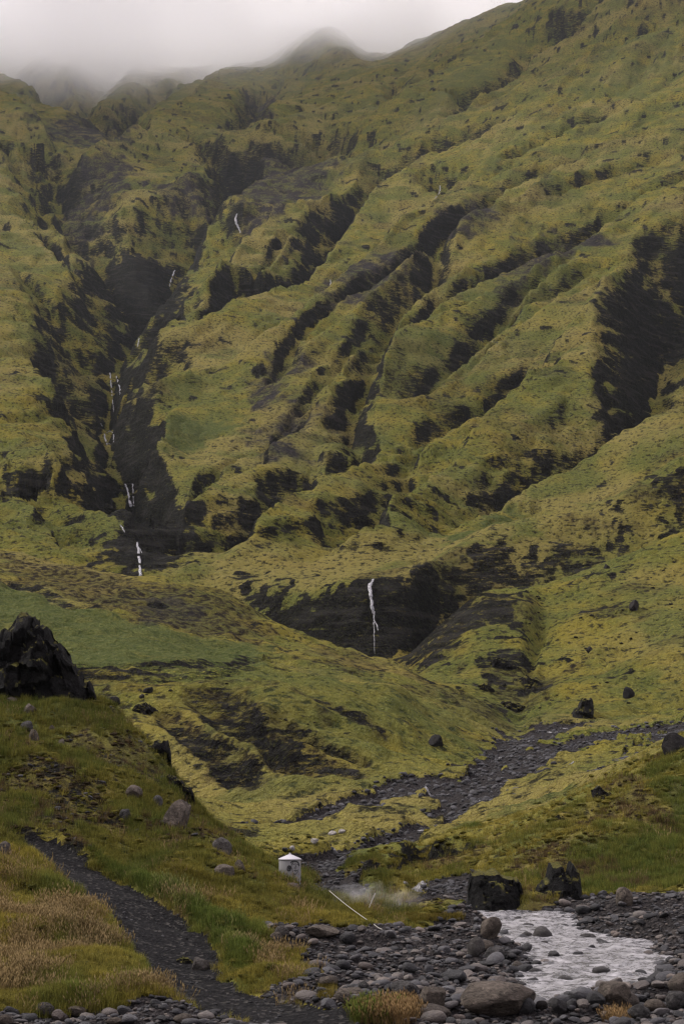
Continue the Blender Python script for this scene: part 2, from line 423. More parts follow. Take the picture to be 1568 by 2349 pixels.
# spurs: asymmetric ribs, a long gentle near flank and a short steep far one
# (points px, py, height), side of the climb that is gentle, width of the gentle and of the steep flank
SPURS = [
    ([(262, 930, 4), (300, 912, 8), (350, 908, 9), (420, 895, 6)], 'R', 14, 5),
    ([(250, 1180, 3), (300, 1168, 7), (350, 1140, 9), (390, 1100, 6)], 'R', 14, 5),
    ([(250, 850, 4), (210, 800, 9), (160, 780, 9), (110, 770, 4)], 'L', 20, 6),
    ([(380, 770, 3), (400, 720, 8), (430, 690, 8), (460, 660, 4)], 'R', 16, 5),
    ([(300, 1060, 3), (340, 1010, 8), (370, 985, 8), (400, 950, 4)], 'R', 16, 5),
    ([(370, 1326, 5), (448, 1257, 13), (520, 1216, 15), (593, 1200, 13), (690, 1120, 10), (760, 1040, 7), (800, 960, 3)], 'R', 46, 9),
    ([(560, 1332, 4), (697, 1258, 11), (790, 1213, 14), (900, 1165, 12), (1000, 1090, 10), (1100, 1010, 8), (1220, 900, 3)], 'R', 60, 9),
    ([(480, 868, 6), (560, 825, 13), (630, 783, 16), (700, 735, 15), (784, 665, 15), (824, 597, 14), (900, 530, 13), (1000, 457, 13), (1134, 372, 8), (1230, 320, 3)], 'R', 85, 10),
    ([(290, 900, 4), (330, 805, 13), (380, 750, 15), (450, 702, 16), (500, 625, 15), (570, 545, 15), (660, 482, 13), (780, 440, 8), (880, 400, 3)], 'R', 70, 9),
    ([(235, 1095, 6), (150, 1062, 13), (80, 1012, 14), (20, 985, 12), (-60, 950, 8)], 'L', 50, 9),
    ([(215, 978, 6), (170, 922, 13), (100, 868, 14), (0, 818, 12), (-60, 790, 8)], 'L', 55, 9),
    ([(300, 1318, 4), (235, 1285, 9), (150, 1250, 10), (60, 1210, 8), (-40, 1170, 5)], 'L', 30, 7),
    ([(960, 1320, 3), (1050, 1262, 8), (1160, 1210, 10), (1290, 1172, 10), (1420, 1115, 10), (1568, 1035, 10), (1720, 960, 6)], 'R', 30, 7),
    ([(1060, 330, 4), (1160, 285, 12), (1264, 280, 10), (1409, 236, 12), (1568, 205, 9), (1700, 150, 4)], 'R', 70, 9),
    ([(1130, 215, 4), (1215, 185, 11), (1310, 140, 12), (1390, 60, 10), (1450, -10, 4)], 'R', 50, 9),
    ([(880, 235, 3), (950, 205, 9), (1040, 135, 9), (1120, 75, 4)], 'R', 50, 8),
    ([(240, 350, 4), (310, 305, 11), (360, 258, 12), (425, 235, 9), (480, 190, 5)], 'R', 60, 9),
    ([(230, 348, 4), (150, 318, 11), (70, 250, 12), (0, 205, 9), (-60, 170, 5)], 'L', 60, 9),
    ([(560, 300, 4), (600, 280, 10), (640, 235, 10), (710, 190, 5)], 'R', 50, 8),
    ([(820, 1010, 4), (835, 940, 8), (870, 860, 8), (915, 805, 8), (990, 745, 6), (1060, 660, 4)], 'R', 40, 7),
    ([(1010, 625, 3), (1090, 560, 7), (1190, 490, 7), (1310, 415, 4)], 'R', 45, 8),
    ([(430, 395, 4), (500, 430, 10), (548, 470, 9), (560, 500, 3)], 'L', 45, 9),
    ([(150, 560, 4), (150, 470, 9), (130, 400, 9), (180, 360, 8), (250, 345, 4)], 'R', 60, 9),
    ([(1180, 880, 3), (1260, 800, 6), (1330, 730, 6), (1400, 640, 4)], 'R', 55, 8),
    ([(900, 690, 3), (960, 640, 6), (1040, 600, 6), (1150, 520, 4)], 'R', 45, 7),
]


for q_ in CREASES:
    m_ = len(q_)
    SPURS.append(([(a_ + 6, b_ + 9, (2.0 if i_ in (0, m_ - 1) else 5.5)) for i_, (a_, b_) in enumerate(q_)], 'R' if q_[-1][0] > q_[0][0] else 'L', 34, 6))


def add_spurs(z, zb):
    out = z.copy()
    wx = GX + 3.5 * wz(GX, GY, 40, 240) + 1.6 * wz(GX, GY, 12, 241)
    wy = GY + 3.5 * wz(GX, GY, 40, 242) + 1.6 * wz(GX, GY, 12, 243)
    for pl, soft_side, wn, wf in SPURS:
        pts = []
        for a, b, h in pl:
            q = hit(a, b, 385, 2590, zb, -h * .8)
            h2 = h * np.clip(q[1] / 620, .9, 2.3)
            pts.append([*hit(a, b, 385, 2590, zb, -h2 * .8)[:2], h2])
        pts = np.array(pts)
        fs = np.clip(pts[:, 1].mean() / 620, .9, 2.3)
        wn, wf = wn * fs * 1.15, wf * fs
        sl = slice(np.searchsorted(D, max(380, pts[:, 1].min() - wn - 10)), np.searchsorted(D, pts[:, 1].max() + wn + 10))
        r, side, val = seg_dist(wx[sl], wy[sl], pts)
        near = (side < 0) if soft_side == 'R' else (side > 0)
        h = val[..., 0]
        f = np.where(near, np.clip(1 - r / wn, 0, 1) ** 1.6, 1 - sstep(0, wf, r))
        # taper past the ends
        e = np.minimum(np.hypot(wx[sl] - pts[0, 0], wy[sl] - pts[0, 1]), np.hypot(wx[sl] - pts[-1, 0], wy[sl] - pts[-1, 1]))
        bump_ = h * f * sstep(398, 440, GY[sl])
        out[sl] = np.maximum(out[sl], z[sl] + bump_) if False else out[sl] + bump_
    return out


ZC = add_spurs(ZC, ZB)

# ------------------------------------------------------------------ river, stream beds and path laid into the near ground
def flat(px, py, z=0.0):
    u, e = sight(px, py)
    d = (z - CAMZ) / e
    return np.array([u * d, d])


def t8(*pts):
    return [(a / 2 + 784, b / 2 + 1759.3) for a, b in pts]


RIVER = np.array([flat(a, b) for a, b in t8(
    (570, 692), (700, 683), (1000, 681), (1030, 730), (1070, 758), (1160, 778), (1260, 800), (1425, 812), (1420, 870),
    (1500, 892), (1440, 930), (1450, 965), (1400, 1000), (1340, 1030), (1230, 1075), (1120, 1100), (1000, 1100), (900, 1120),
    (850, 1075), (800, 1020), (770, 985), (870, 940), (930, 912), (880, 880), (900, 862), (860, 826), (800, 790), (725, 765), (690, 735), (620, 712))])
river_sd = in_poly(GX[:420], GY[:420], RIVER)
RIV = np.full(GX.shape, 99.0)
RIV[:420] = river_sd

# bed of the upper stream and its arms, sheet polylines with half widths in metres
BEDLINES = [
    (dict(dmin=75, dmax=260), [(640, 1990, 1.8), (720, 1975, 3), (800, 1955, 2.4), (880, 1938, 1.7), (960, 1908, 1.6), (1020, 1882, 1.8), (1080, 1838, 2.6), (1110, 1800, 2.6), (1130, 1760, 3.0), (1165, 1720, 3.4), (1220, 1685, 4.0), (1275, 1664, 4.0), (1330, 1660, 3.0)]),
    (dict(dmin=75, dmax=260), [(1050, 1850, 1.5), (1030, 1815, 2.4), (975, 1790, 3.4), (900, 1812, 3.0), (840, 1838, 2.6), (760, 1862, 1.9), (690, 1880, 1.8), (620, 1895, 2.4)]),
    (dict(dmin=122, dmax=260), [(1110, 1795, 3), (1200, 1755, 4.5), (1300, 1716, 6.5), (1400, 1692, 8), (1500, 1674, 9), (1600, 1658, 10), (1720, 1640, 10)]),
    (dict(dmin=75, dmax=260), [(1110, 1795, 3), (975, 1792, 2.4)]),
    (dict(dmin=56, dmax=90), [(720, 2060, .6), (800, 2040, 2.0), (880, 2030, 2.6), (960, 2025, 2.6), (1030, 2045, 2.2), (1070, 2085, 1.8)]),
    (dict(dmin=56, dmax=95), [(700, 1985, 2.2), (740, 2015, 2.0), (800, 2040, 2.0)]),
]
BEDW = np.full(GX.shape, 9.0)            # distance / half width
for kw, ln in BEDLINES:
    pts = np.array([[*hit(a, b, kw['dmin'], kw['dmax'], ZC)[:2], w] for a, b, w in ln])
    sl = slice(np.searchsorted(D, kw['dmin'] - 6), np.searchsorted(D, 275))
    r, s_, v = seg_dist(GX[sl], GY[sl], pts)
    w = v[..., 0] * (1 + 0.55 * wz(GX[sl], GY[sl], 6.0, 3) + .45 * wz(GX[sl], GY[sl], 2.2, 4))
    BEDW[sl] = np.minimum(BEDW[sl], r / np.maximum(w, 0.2))

PATH_PX = [(20, 1928, .6), (90, 1948, .9), (160, 1985, 1.1), (220, 2022, 1.2), (275, 2060, 1.25), (325, 2098, 1.3), (370, 2140, 1.3), (400, 2185, 1.15), (410, 2225, .95), (440, 2262, .95), (500, 2294, 1.1), (590, 2316, 1.1), (700, 2338, 1.0), (800, 2362, .9), (900, 2400, .9)]
PATH = np.array([[*hit(a, b, 20, 56, ZC)[:2], w] for a, b, w in PATH_PX])
sl = slice(0, np.searchsorted(D, 62))
PTH = np.full(GX.shape, 9.0)
_r, _s, _v = seg_dist(GX[sl], GY[sl], PATH)
PTH[sl] = _r / (_v[..., 0] * (1 + .18 * wz(GX[sl], GY[sl], 1.3, 5) + .12 * wz(GX[sl], GY[sl], .45, 6)))
PSIDE = np.zeros(GX.shape)
PSIDE[sl] = _s

ZF = ZC.copy()
# gravel apron: everything low by the river
apron_poly = np.array([hit(a, b, 20, 80, ZC)[:2] for a, b in [(-80, 2360), (-80, 2316), (150, 2306), (420, 2304), (520, 2290), (640, 2275), (730, 2260), (700, 2215), (640, 2180), (585, 2140), (650, 2120), (760, 2128), (850, 2140), (930, 2120), (1010, 2112), (1075, 2106), (1180, 2098), (1300, 2062), (1400, 2052), (1480, 2052), (1568, 2048), (1700, 2046)]] + [np.array([16., 28.]), np.array([14., 15.]), np.array([-14., 15.])])
APR = np.full(GX.shape, 99.0)
n80 = np.searchsorted(D, 84)
APR[:n80] = in_poly(GX[:n80], GY[:n80], apron_poly) + .35 * wz(GX[:n80], GY[:n80], 1.6, 7) + .2 * wz(GX[:n80], GY[:n80], .6, 8)

# river trough
ZF[:420] = np.where(RIV[:420] < 1.2, np.minimum(ZF[:420], np.clip(RIV[:420] * .30, -.35, 9) + .03), ZF[:420])
ZF[:420] = np.where((RIV[:420] < 2.5) & (RIV[:420] > -.2), ZF[:420] * .7 + .3 * np.clip(RIV[:420] * .25, 0.0, .5), ZF[:420])
# stream beds sunk between turf edges
ZF -= 0.55 * (1 - sstep(.75, 1.15, BEDW)) * sstep(70, 100, GY) + .12 * (1 - sstep(.75, 1.15, BEDW)) * (1 - sstep(70, 100, GY))
# the path cut into the slope, a turf bank standing over its uphill side
ZF -= .09 * (1 - sstep(.7, 1.25, PTH))
bank = (1 - sstep(1.1, 2.0, PTH)) * sstep(.92, 1.4, PTH) * (PSIDE > 0) * sstep(34, 38, GY) * (1 - sstep(47, 52, GY))
ZF += .34 * bank
# cut bank along the meadow terrace
cut = np.array([[*hit(a, b, 66, 110, ZC)[:2], 0] for a, b in [(845, 2008), (900, 1990), (940, 1962), (985, 1953), (1050, 1958), (1110, 1956), (1140, 1945), (1165, 1928)]])
sl = slice(np.searchsorted(D, 60), np.searchsorted(D, 112))
_r, _s, _ = seg_dist(GX[sl] + .5 * wz(GX[sl], GY[sl], 3, 22), GY[sl] + .5 * wz(GX[sl], GY[sl], 3, 23), cut)
_q = _r * np.sign(_s)
CUT = np.zeros(GX.shape)
CUT[sl] = .30 * sstep(-.5, .1, _q) * (1 - sstep(.2, 2.5, _q)) - .60 * (1 - sstep(-.5, .1, _q)) * (1 - sstep(.8, 3.4, -_q))
ZF += CUT
CUTM = np.zeros(GX.shape)
CUTM[sl] = (1 - sstep(.35, .9, np.abs(_q + .3)))
# shelf steps in the meadow below the heath
STEPM = np.zeros(GX.shape)
for pl, hgt, wd in [([(190, 1535), (350, 1530), (480, 1526), (600, 1522)], 1.0, 7), ([(200, 1556), (330, 1556), (470, 1548), (600, 1543)], 1.5, 7), ([(20, 1345), (100, 1362), (160, 1385), (250, 1408)], 1.2, 6)]:
    q = np.array([[*hit(a, b, 130, 300, ZC)[:2], 0] for a, b in pl])
    sl = slice(np.searchsorted(D, 120), np.searchsorted(D, 310))
    _r, _s, _ = seg_dist(GX[sl] + 1.5 * wz(GX[sl], GY[sl], 9, 24), GY[sl] + 1.5 * wz(GX[sl], GY[sl], 9, 25), q)
    _q = _r * np.sign(_s)
    ZF[sl] += hgt * (sstep(-1.6, 1.6, _q) - .5) * (1 - sstep(0, wd, _r))
    STEPM[sl] = np.maximum(STEPM[sl], 1 - sstep(.8, 1.9, _r))

# eroded rills in the front of the middle hill
RILL = np.zeros(GX.shape)
sl = slice(np.searchsorted(D, 118), np.searchsorted(D, 235))
for pl, dep, wd in [([(470, 1590), (560, 1650), (640, 1715), (700, 1770)], 2.6, 3.2), ([(560, 1640), (620, 1690), (720, 1740), (800, 1770)], 1.6, 2.2), ([(640, 1640), (700, 1680), (760, 1712), (815, 1735)], 2.4, 2.4), ([(380, 1630), (450, 1700), (520, 1750), (560, 1790)], 1.3, 2.0), ([(500, 1770), (550, 1785), (600, 1798)], 1.0, 1.5), ([(700, 1600), (790, 1640), (850, 1665)], .6, 1.6)]:
    q = np.array([[*hit(a, b, 118, 235, ZC)[:2], f] for (a, b), f in zip(pl, np.sin(np.linspace(.5, 2.6, len(pl))))])
    _r, _s, _v = seg_dist(GX[sl] + 1.2 * wz(GX[sl], GY[sl], 6, 20), GY[sl] + 1.2 * wz(GX[sl], GY[sl], 6, 21), q)
    f = _v[..., 0] * (1 - sstep(.1, 1.0, _r / wd))
    ZF[sl] -= dep * f
    RILL[sl] = np.maximum(RILL[sl], _v[..., 0] * (1 - sstep(.55, 1.15, _r / wd)))

# ------------------------------------------------------------------ roughness of the ground, from hillocks down to tussocks
soft = np.clip(np.minimum(sstep(.3, 1.6, RIV + .6), 1), 0, 1)
soft = soft * (0.35 + .65 * sstep(.8, 1.3, PTH))
hd = GY
warpx = GX + 6 * wz(GX, GY, 37, 50) + 2 * wz(GX, GY, 11, 52)
warpy = GY + 6 * wz(GX, GY, 37, 51) + 2 * wz(GX, GY, 11, 53)
_al = np.radians(33)
AL = warpx * np.sin(_al) + warpy * np.cos(_al)       # along the fall of the spurs
AC = warpx * np.cos(_al) - warpy * np.sin(_al)       # across it
rough = np.zeros(GX.shape)
for w, amp, s in [(90, .050, 60), (46, .045, 61), (23, .055, 62), (11, .085, 63), (5.5, .12, 64), (2.8, .15, 65), (1.4, .14, 66), (.7, .13, 67), (.36, .09, 68)]:
    keep = sstep(w * 5.0, w * 12, hd) if w > 1 else np.ones_like(hd)
    keep = keep * (1 - sstep(w * 170, w * 380, hd))
    if not keep.any():
        continue
    m = np.nonzero(keep.max(1) > 0)[0]
    q = slice(m[0], m[-1] + 1)
    n = noise(warpx[q] / w / 1.5, warpy[q] / w, s)
    if w <= 23:
        n = n - .5 * np.abs(noise(warpx[q] / w / 1.3, warpy[q] / w, s + 20)) + .16
    rough[q] += keep[q] * n * amp * w
# creases running down the spurs
CREASE = np.zeros(GX.shape)
q = slice(np.searchsorted(D, 230), ND)
fm = sstep(370, 440, hd[q])
for w, amp, s in [(140, 10.0, 199), (70, 6.0, 200), (34, 3.6, 201), (16, 2.0, 202), (8, 1.0, 203)]:
    n = np.abs(noise(AC[q] / w, AL[q] / (w * 4.5), s))
    cr = 1 - sstep(0, .34, n)
    pres = sstep(-.25, .35, noise(GX[q] / (w * 3.5), GY[q] / (w * 3.5), s + 5))
    rough[q] -= amp * cr * pres * (.15 + .6 * fm) * (sstep(700, 1100, hd[q]) if w > 100 else 1)
    CREASE[q] = np.maximum(CREASE[q], cr * pres * (.3 + .7 * fm) * (1 if w > 10 else .6))
ZF += rough * (1 + .25 * sstep(700, 1600, hd)) * soft * (1 - .6 * (1 - sstep(.9, 1.2, BEDW)))


def slope_of(z):
    zi = np.gradient(z, axis=0) / np.gradient(GY, axis=0)
    zj = np.gradient(z, axis=1) / np.maximum(np.gradient(GX, axis=1), 1e-6)
    return np.hypot(zj, zi - U[None, :] * zj)


def blur(a, n):
    for _ in range(n):
        b = a.copy()
        b[1:-1] = .25 * a[:-2] + .5 * a[1:-1] + .25 * a[2:]
        c = b.copy()
        c[:, 1:-1] = .25 * b[:, :-2] + .5 * b[:, 1:-1] + .25 * b[:, 2:]
        a = c
    return a


SL0 = slope_of(blur(ZF, 4))
# terracettes and rock ledges: the slope breaks into little risers along the contour
for per, s, d0, d1, amt in [(15.0, 64, 800, 1200, .55), (7.0, 70, 385, 440, .62), (3.1, 76, 340, 420, .6), (1.5, 82, 120, 200, .5), (.55, 88, 50, 70, .4)]:
    ph = ZF / per + 1.5 * wz(GX, GY, per * 9, s) + .55 * wz(GX, GY, per * 3, s + 1)
    saw = ph - np.floor(ph)
    st = np.where(saw < .70, saw / .70 * .38, .38 + (saw - .70) / .30 * .62) - saw
    where = sstep(d0, d1, hd) * np.clip(.15 + .85 * sstep(-.05, .45, wz(GX, GY, per * 9, s + 2)) + .8 * sstep(.8, 1.2, SL0), 0, 1.2)
    ZF += st * per * amt * where * (BEDW > 1.3) * (PTH > 1.3) * soft

# ------------------------------------------------------------------ what grows where (masks in plan)
SLOPE = slope_of(blur(ZF, 1))
SLB = slope_of(blur(ZF, 6))
RN = noise(GX / 40, GY / 26, 80) * .5 + noise(GX / 18, GY / 7, 81) * .55 + noise(GX / 8, GY / 2.6, 82) * .55 + noise(GX / 4, GY / 1.6, 83) * .35
SLZ = blur(slope_of(ZB), 8)
EXC = SLB - np.minimum(SLZ, .95)                    # steeper than the lie of the slope
ROCK = .8 * sstep(.40, 1.3, EXC + .42 * RN) * sstep(95, 130, hd)
ROCK = np.maximum(ROCK, .95 * sstep(.10, .95, EXC + .45 * RN) * sstep(7, 20, DEEP / np.clip(hd / 620, 1, 2.3)) * (1 - .85 * sstep(.55, 1.25, BEDR)))
ROCK = np.clip(ROCK + .30 * (sstep(.35, 1.2, SLOPE - np.minimum(SLZ, .95)) - .2) * sstep(95, 130, hd), 0, 1)
ROCK = np.maximum(ROCK, .6 * CREASE * sstep(.2, .8, EXC + .5 * RN) * (1 - .7 * sstep(1000, 1600, hd)))
ROCK *= 1 - .45 * sstep(1100, 1900, hd)
SCREE = np.zeros(GX.shape)
GREEN = np.zeros(GX.shape)
HEATH = np.zeros(GX.shape)
DRY = np.zeros(GX.shape)


def patch(dst, pl, dmin, dmax, edge, val=1.0, n_amp=1.0):
    q = np.array([hit(a, b, dmin, dmax)[:2] for a, b in pl])
    r0, r1 = np.searchsorted(D, q[:, 1].min() - 3 * edge), np.searchsorted(D, q[:, 1].max() + 3 * edge)
    s_ = slice(max(r0, 0), r1)
    X, Y = GX[s_], GY[s_]
    sd_ = in_poly(X, Y, q)
    sd_ = sd_ + n_amp * edge * (1.1 * wz(X, Y, edge * 3.1, 90) + .9 * wz(X, Y, edge * 1.1, 91) + .7 * wz(X, Y, edge * .45, 92))
    dst[s_] = np.maximum(dst[s_], val * (1 - sstep(-edge * .5, edge * .5, sd_)))


far = (430, 2500)
for pl in [
    [(165, 385), (215, 355), (290, 360), (310, 400), (260, 450), (240, 510), (200, 560), (150, 560), (140, 470)],
    [(440, 385), (520, 350), (620, 350), (690, 370), (780, 385), (775, 425), (690, 460), (620, 495), (560, 480), (500, 425)],
    [(600, 885), (640, 855), (690, 830), (695, 870), (650, 905), (600, 935), (585, 925)],
    [(590, 1000), (620, 965), (680, 945), (735, 975), (715, 1010), (660, 1040), (620, 1035)],
    [(1200, 560), (1300, 540), (1400, 555), (1330, 590), (1230, 610), (1150, 660)],
    [(760, 640), (880, 600), (1000, 580), (930, 640), (840, 680), (770, 690)],
    [(330, 420), (420, 400), (500, 440), (540, 490), (440, 500), (380, 470)],
    [(540, 250), (600, 225), (640, 215), (620, 260), (570, 290)],
    [(60, 290), (150, 260), (260, 270), (320, 290), (250, 330), (150, 320)],
    [(1000, 480), (1110, 470), (1120, 500), (1050, 540), (1000, 520)],
]:
    patch(SCREE, pl, *far, 12)
for pl in [[(370, 985), (430, 960), (560, 945), (545, 975), (470, 1020), (415, 1045), (380, 1035)],
           [(1040, 1235), (1100, 1190), (1160, 1170), (1130, 1215)]]:
    patch(GREEN, pl, *far, 7)
for pl in [[(640, 330), (800, 290), (960, 280), (800, 320)], [(1150, 640), (1280, 600), (1220, 680), (1080, 780), (980, 860), (1040, 760)], [(1100, 140), (1200, 100), (1180, 170), (1020, 240), (920, 260)], [(1320, 200), (1440, 140), (1568, 130), (1480, 220)]]:
    patch(GREEN, pl, *far, 26, .55, 1.4)
# dark cliffs beside the right-hand ravine and round the two gorges
for pl in [[(1400, 745), (1450, 700), (1500, 640), (1568, 600), (1640, 560), (1660, 800), (1568, 830), (1470, 815)]]:
    patch(ROCK, pl, *far, 13, .85, 1.4)
for pl in [[(180, 640), (260, 600), (390, 615), (430, 650), (420, 700), (350, 740), (290, 730), (210, 680)],
           [(235, 1120), (330, 1150), (430, 1170), (455, 1240), (400, 1300), (362, 1330), (250, 1318), (225, 1220)]]:
    patch(ROCK, pl, 385, 2500, 7, 1.0, 1.2)
gor = (338, 420)
for pl in [[(560, 1365), (640, 1340), (760, 1350), (840, 1330), (870, 1330), (990, 1325), (1060, 1395), (980, 1460), (900, 1520), (840, 1520), (700, 1500), (600, 1440)]]:
    patch(ROCK, pl, *gor, 4.5, .95, 1.6)
for pl in [[(1030, 1400), (1105, 1370), (1180, 1390), (1150, 1440), (1060, 1490), (985, 1535), (930, 1525), (1000, 1450), (920, 1520)],
           [(1130, 1520), (1200, 1510), (1150, 1545)], [(1170, 1560), (1250, 1545), (1230, 1590), (1180, 1590)], [(1130, 1615), (1220, 1605), (1190, 1635), (1150, 1630)]]:
    patch(ROCK, pl, 200, 420, 4.5, .78, 1.9)
    patch(HEATH, pl, 200, 420, 6, .8, 1.6)
for pl in [[(990, 1300), (1060, 1275), (1130, 1262), (1210, 1285), (1300, 1262), (1400, 1222), (1405, 1262), (1300, 1312), (1220, 1335), (1110, 1345), (1040, 1380), (980, 1430), (950, 1400)],
           [(1345, 1215), (1400, 1178), (1450, 1195), (1420, 1250), (1360, 1280)], [(1490, 1135), (1568, 1100), (1600, 1120), (1540, 1165)], [(1080, 1400), (1180, 1370), (1150, 1450), (1060, 1490), (1000, 1530), (1000, 1480)]]:
    patch(ROCK, pl, 352, 428, 5, .72, 1.8)
    patch(HEATH, pl, 352, 428, 8, .8, 1.8)
mid = (118, 360)
for pl in [[(620, 1560), (900, 1560), (1080, 1640), (1150, 1690), (1000, 1760), (820, 1780), (760, 1700)], [(1250, 1600), (1420, 1560), (1568, 1600), (1568, 1640), (1300, 1650)]]:
    patch(GREEN, pl, *mid, 9, .5, 1.8)
for pl in [[(0, 1268), (150, 1300), (330, 1330), (480, 1362), (560, 1395), (640, 1450), (560, 1470), (450, 1455), (340, 1425), (250, 1400), (150, 1370), (60, 1345), (0, 1340)]]:
    patch(HEATH, pl, *mid, 4, .95)
for pl in [[(310, 1400), (330, 1375), (430, 1370), (470, 1400), (440, 1430), (350, 1430)]]:
    patch(SCREE, pl, *mid, 3, .8)
for pl in [[(420, 1575), (560, 1565), (640, 1600), (560, 1640), (480, 1640)], [(900, 1525), (1000, 1565), (1100, 1612), (1180, 1660), (1150, 1670), (1040, 1620), (940, 1570)], [(700, 1480), (830, 1515), (900, 1530), (820, 1545), (720, 1520)]]:
    patch(HEATH, pl, *mid, 4, .75, 1.5)
for pl in [[(-60, 1350), (20, 1345), (110, 1368), (200, 1400), (330, 1432), (420, 1455), (520, 1468), (620, 1478), (590, 1500), (600, 1522), (480, 1530), (330, 1535), (150, 1540), (-60, 1540)]]:
    patch(GREEN, pl, *mid, 2.5, 1.0)
for pl in [[(800, 1590), (950, 1590), (1050, 1640), (1100, 1690), (1000, 1720), (850, 1700)], [(620, 1630), (700, 1620), (760, 1680)], [(1000, 1640), (1100, 1640), (1250, 1620), (1330, 1610), (1200, 1560), (1130, 1600)]]:
    patch(GREEN, pl, *mid, 7, .6, 1.6)
for pl in [[(1300, 1960), (1400, 1930), (1480, 1880), (1568, 1800), (1660, 1800), (1660, 2040), (1500, 2040), (1320, 2040)], [(1120, 1860), (1260, 1820), (1180, 1860), (1060, 1900)]]:
    patch(GREEN, pl, 55, 130, 1.6, .85, 1.4)
ROCK = np.maximum(ROCK, .62 * sstep(.25, .7, RILL + .3 * wz(GX, GY, 2.5, 95)))
HEATH = np.maximum(HEATH, .8 * sstep(.1, .5, RILL))
ROCK = np.maximum(ROCK, CUTM)
ROCK = np.maximum(ROCK, .6 * STEPM)
# small bare patches scattered over the moss
sc = fbm(GX / 14, GY / 10, 4, 130, .6)
ROCK = np.maximum(ROCK, .85 * sstep(.55, .95, sc + .12 * sstep(800, 1500, hd) + .25 * (SLOPE - .6)) * sstep(100, 160, hd) * (GREEN < .5))
HEATH = np.maximum(HEATH, .7 * sstep(.35, .9, fbm(GX / 30, GY / 22, 4, 140, .6)) * sstep(100, 160, hd) * (GREEN < .4))
HEATH = np.maximum(HEATH, .62 * sstep(.20, .85, fbm(GX / 95, GY / 80, 5, 145, .6)) * sstep(430, 600, hd) * (GREEN < .4))
GREEN = np.maximum(GREEN, .45 * sstep(.25, .9, fbm(GX / 80, GY / 90, 4, 147, .6)) * sstep(430, 600, hd))
# near hillside: bare brown soil, rank green grass, dry seeding grass
nearm = 1 - sstep(84, 100, hd)
HEATH = np.maximum(HEATH, nearm * .85 * sstep(.05, .65, fbm(GX / 4.5, GY / 6, 4, 150, .6)) * sstep(49, 56, hd))
GREEN = np.maximum(GREEN, nearm * .75 * sstep(-.1, .9, fbm(GX / 3.5, GY / 5, 4, 160, .65)))
DRY = np.maximum(DRY, nearm * sstep(-.2, 1.0, fbm(GX / 2.2, GY / 4.0, 4, 170, .7)) * (1 - .85 * sstep(38, 50, hd)))
GREEN = np.maximum(GREEN, np.clip(bank * 2, 0, 1))
GREEN = np.maximum(GREEN, nearm * sstep(47, 54, hd) * np.clip(.45 + .5 * fbm(GX / 2.5, GY / 4, 3, 165, .6), 0, .9) * (GX < 2))
for pl in [[(40, 1790), (110, 1760), (170, 1800), (175, 1900), (130, 1935), (60, 1900)], [(125, 1815), (220, 1800), (290, 1850), (280, 1905), (190, 1880)], [(330, 1930), (420, 1950), (470, 2010), (400, 2000)], [(180, 1700), (280, 1720), (330, 1780), (250, 1770)]]:
    patch(HEATH, pl, 44, 80, 1.2, .95, 1.5)
    patch(ROCK, pl, 44, 80, 1.0, .55, 1.8)
GRAVEL = np.zeros(GX.shape)
GRAVEL = np.maximum(GRAVEL, 1 - sstep(-.12, .12, APR))
GRAVEL = np.maximum(GRAVEL, 1 - sstep(.9, 1.05, BEDW))
GRAVEL = np.maximum(GRAVEL, 1 - sstep(-.1, .6, RIV))
DIRT = 1 - sstep(.93, 1.03, PTH)
GRAVEL = np.where(DIRT > .5, 0, GRAVEL)

# ------------------------------------------------------------------ node helpers
MATS = {}


def mat(name):
    m = bpy.data.materials.new(name)
    m.use_nodes = True
    m.node_tree.nodes.clear()
    MATS[name] = m
    return m, NT(m.node_tree)


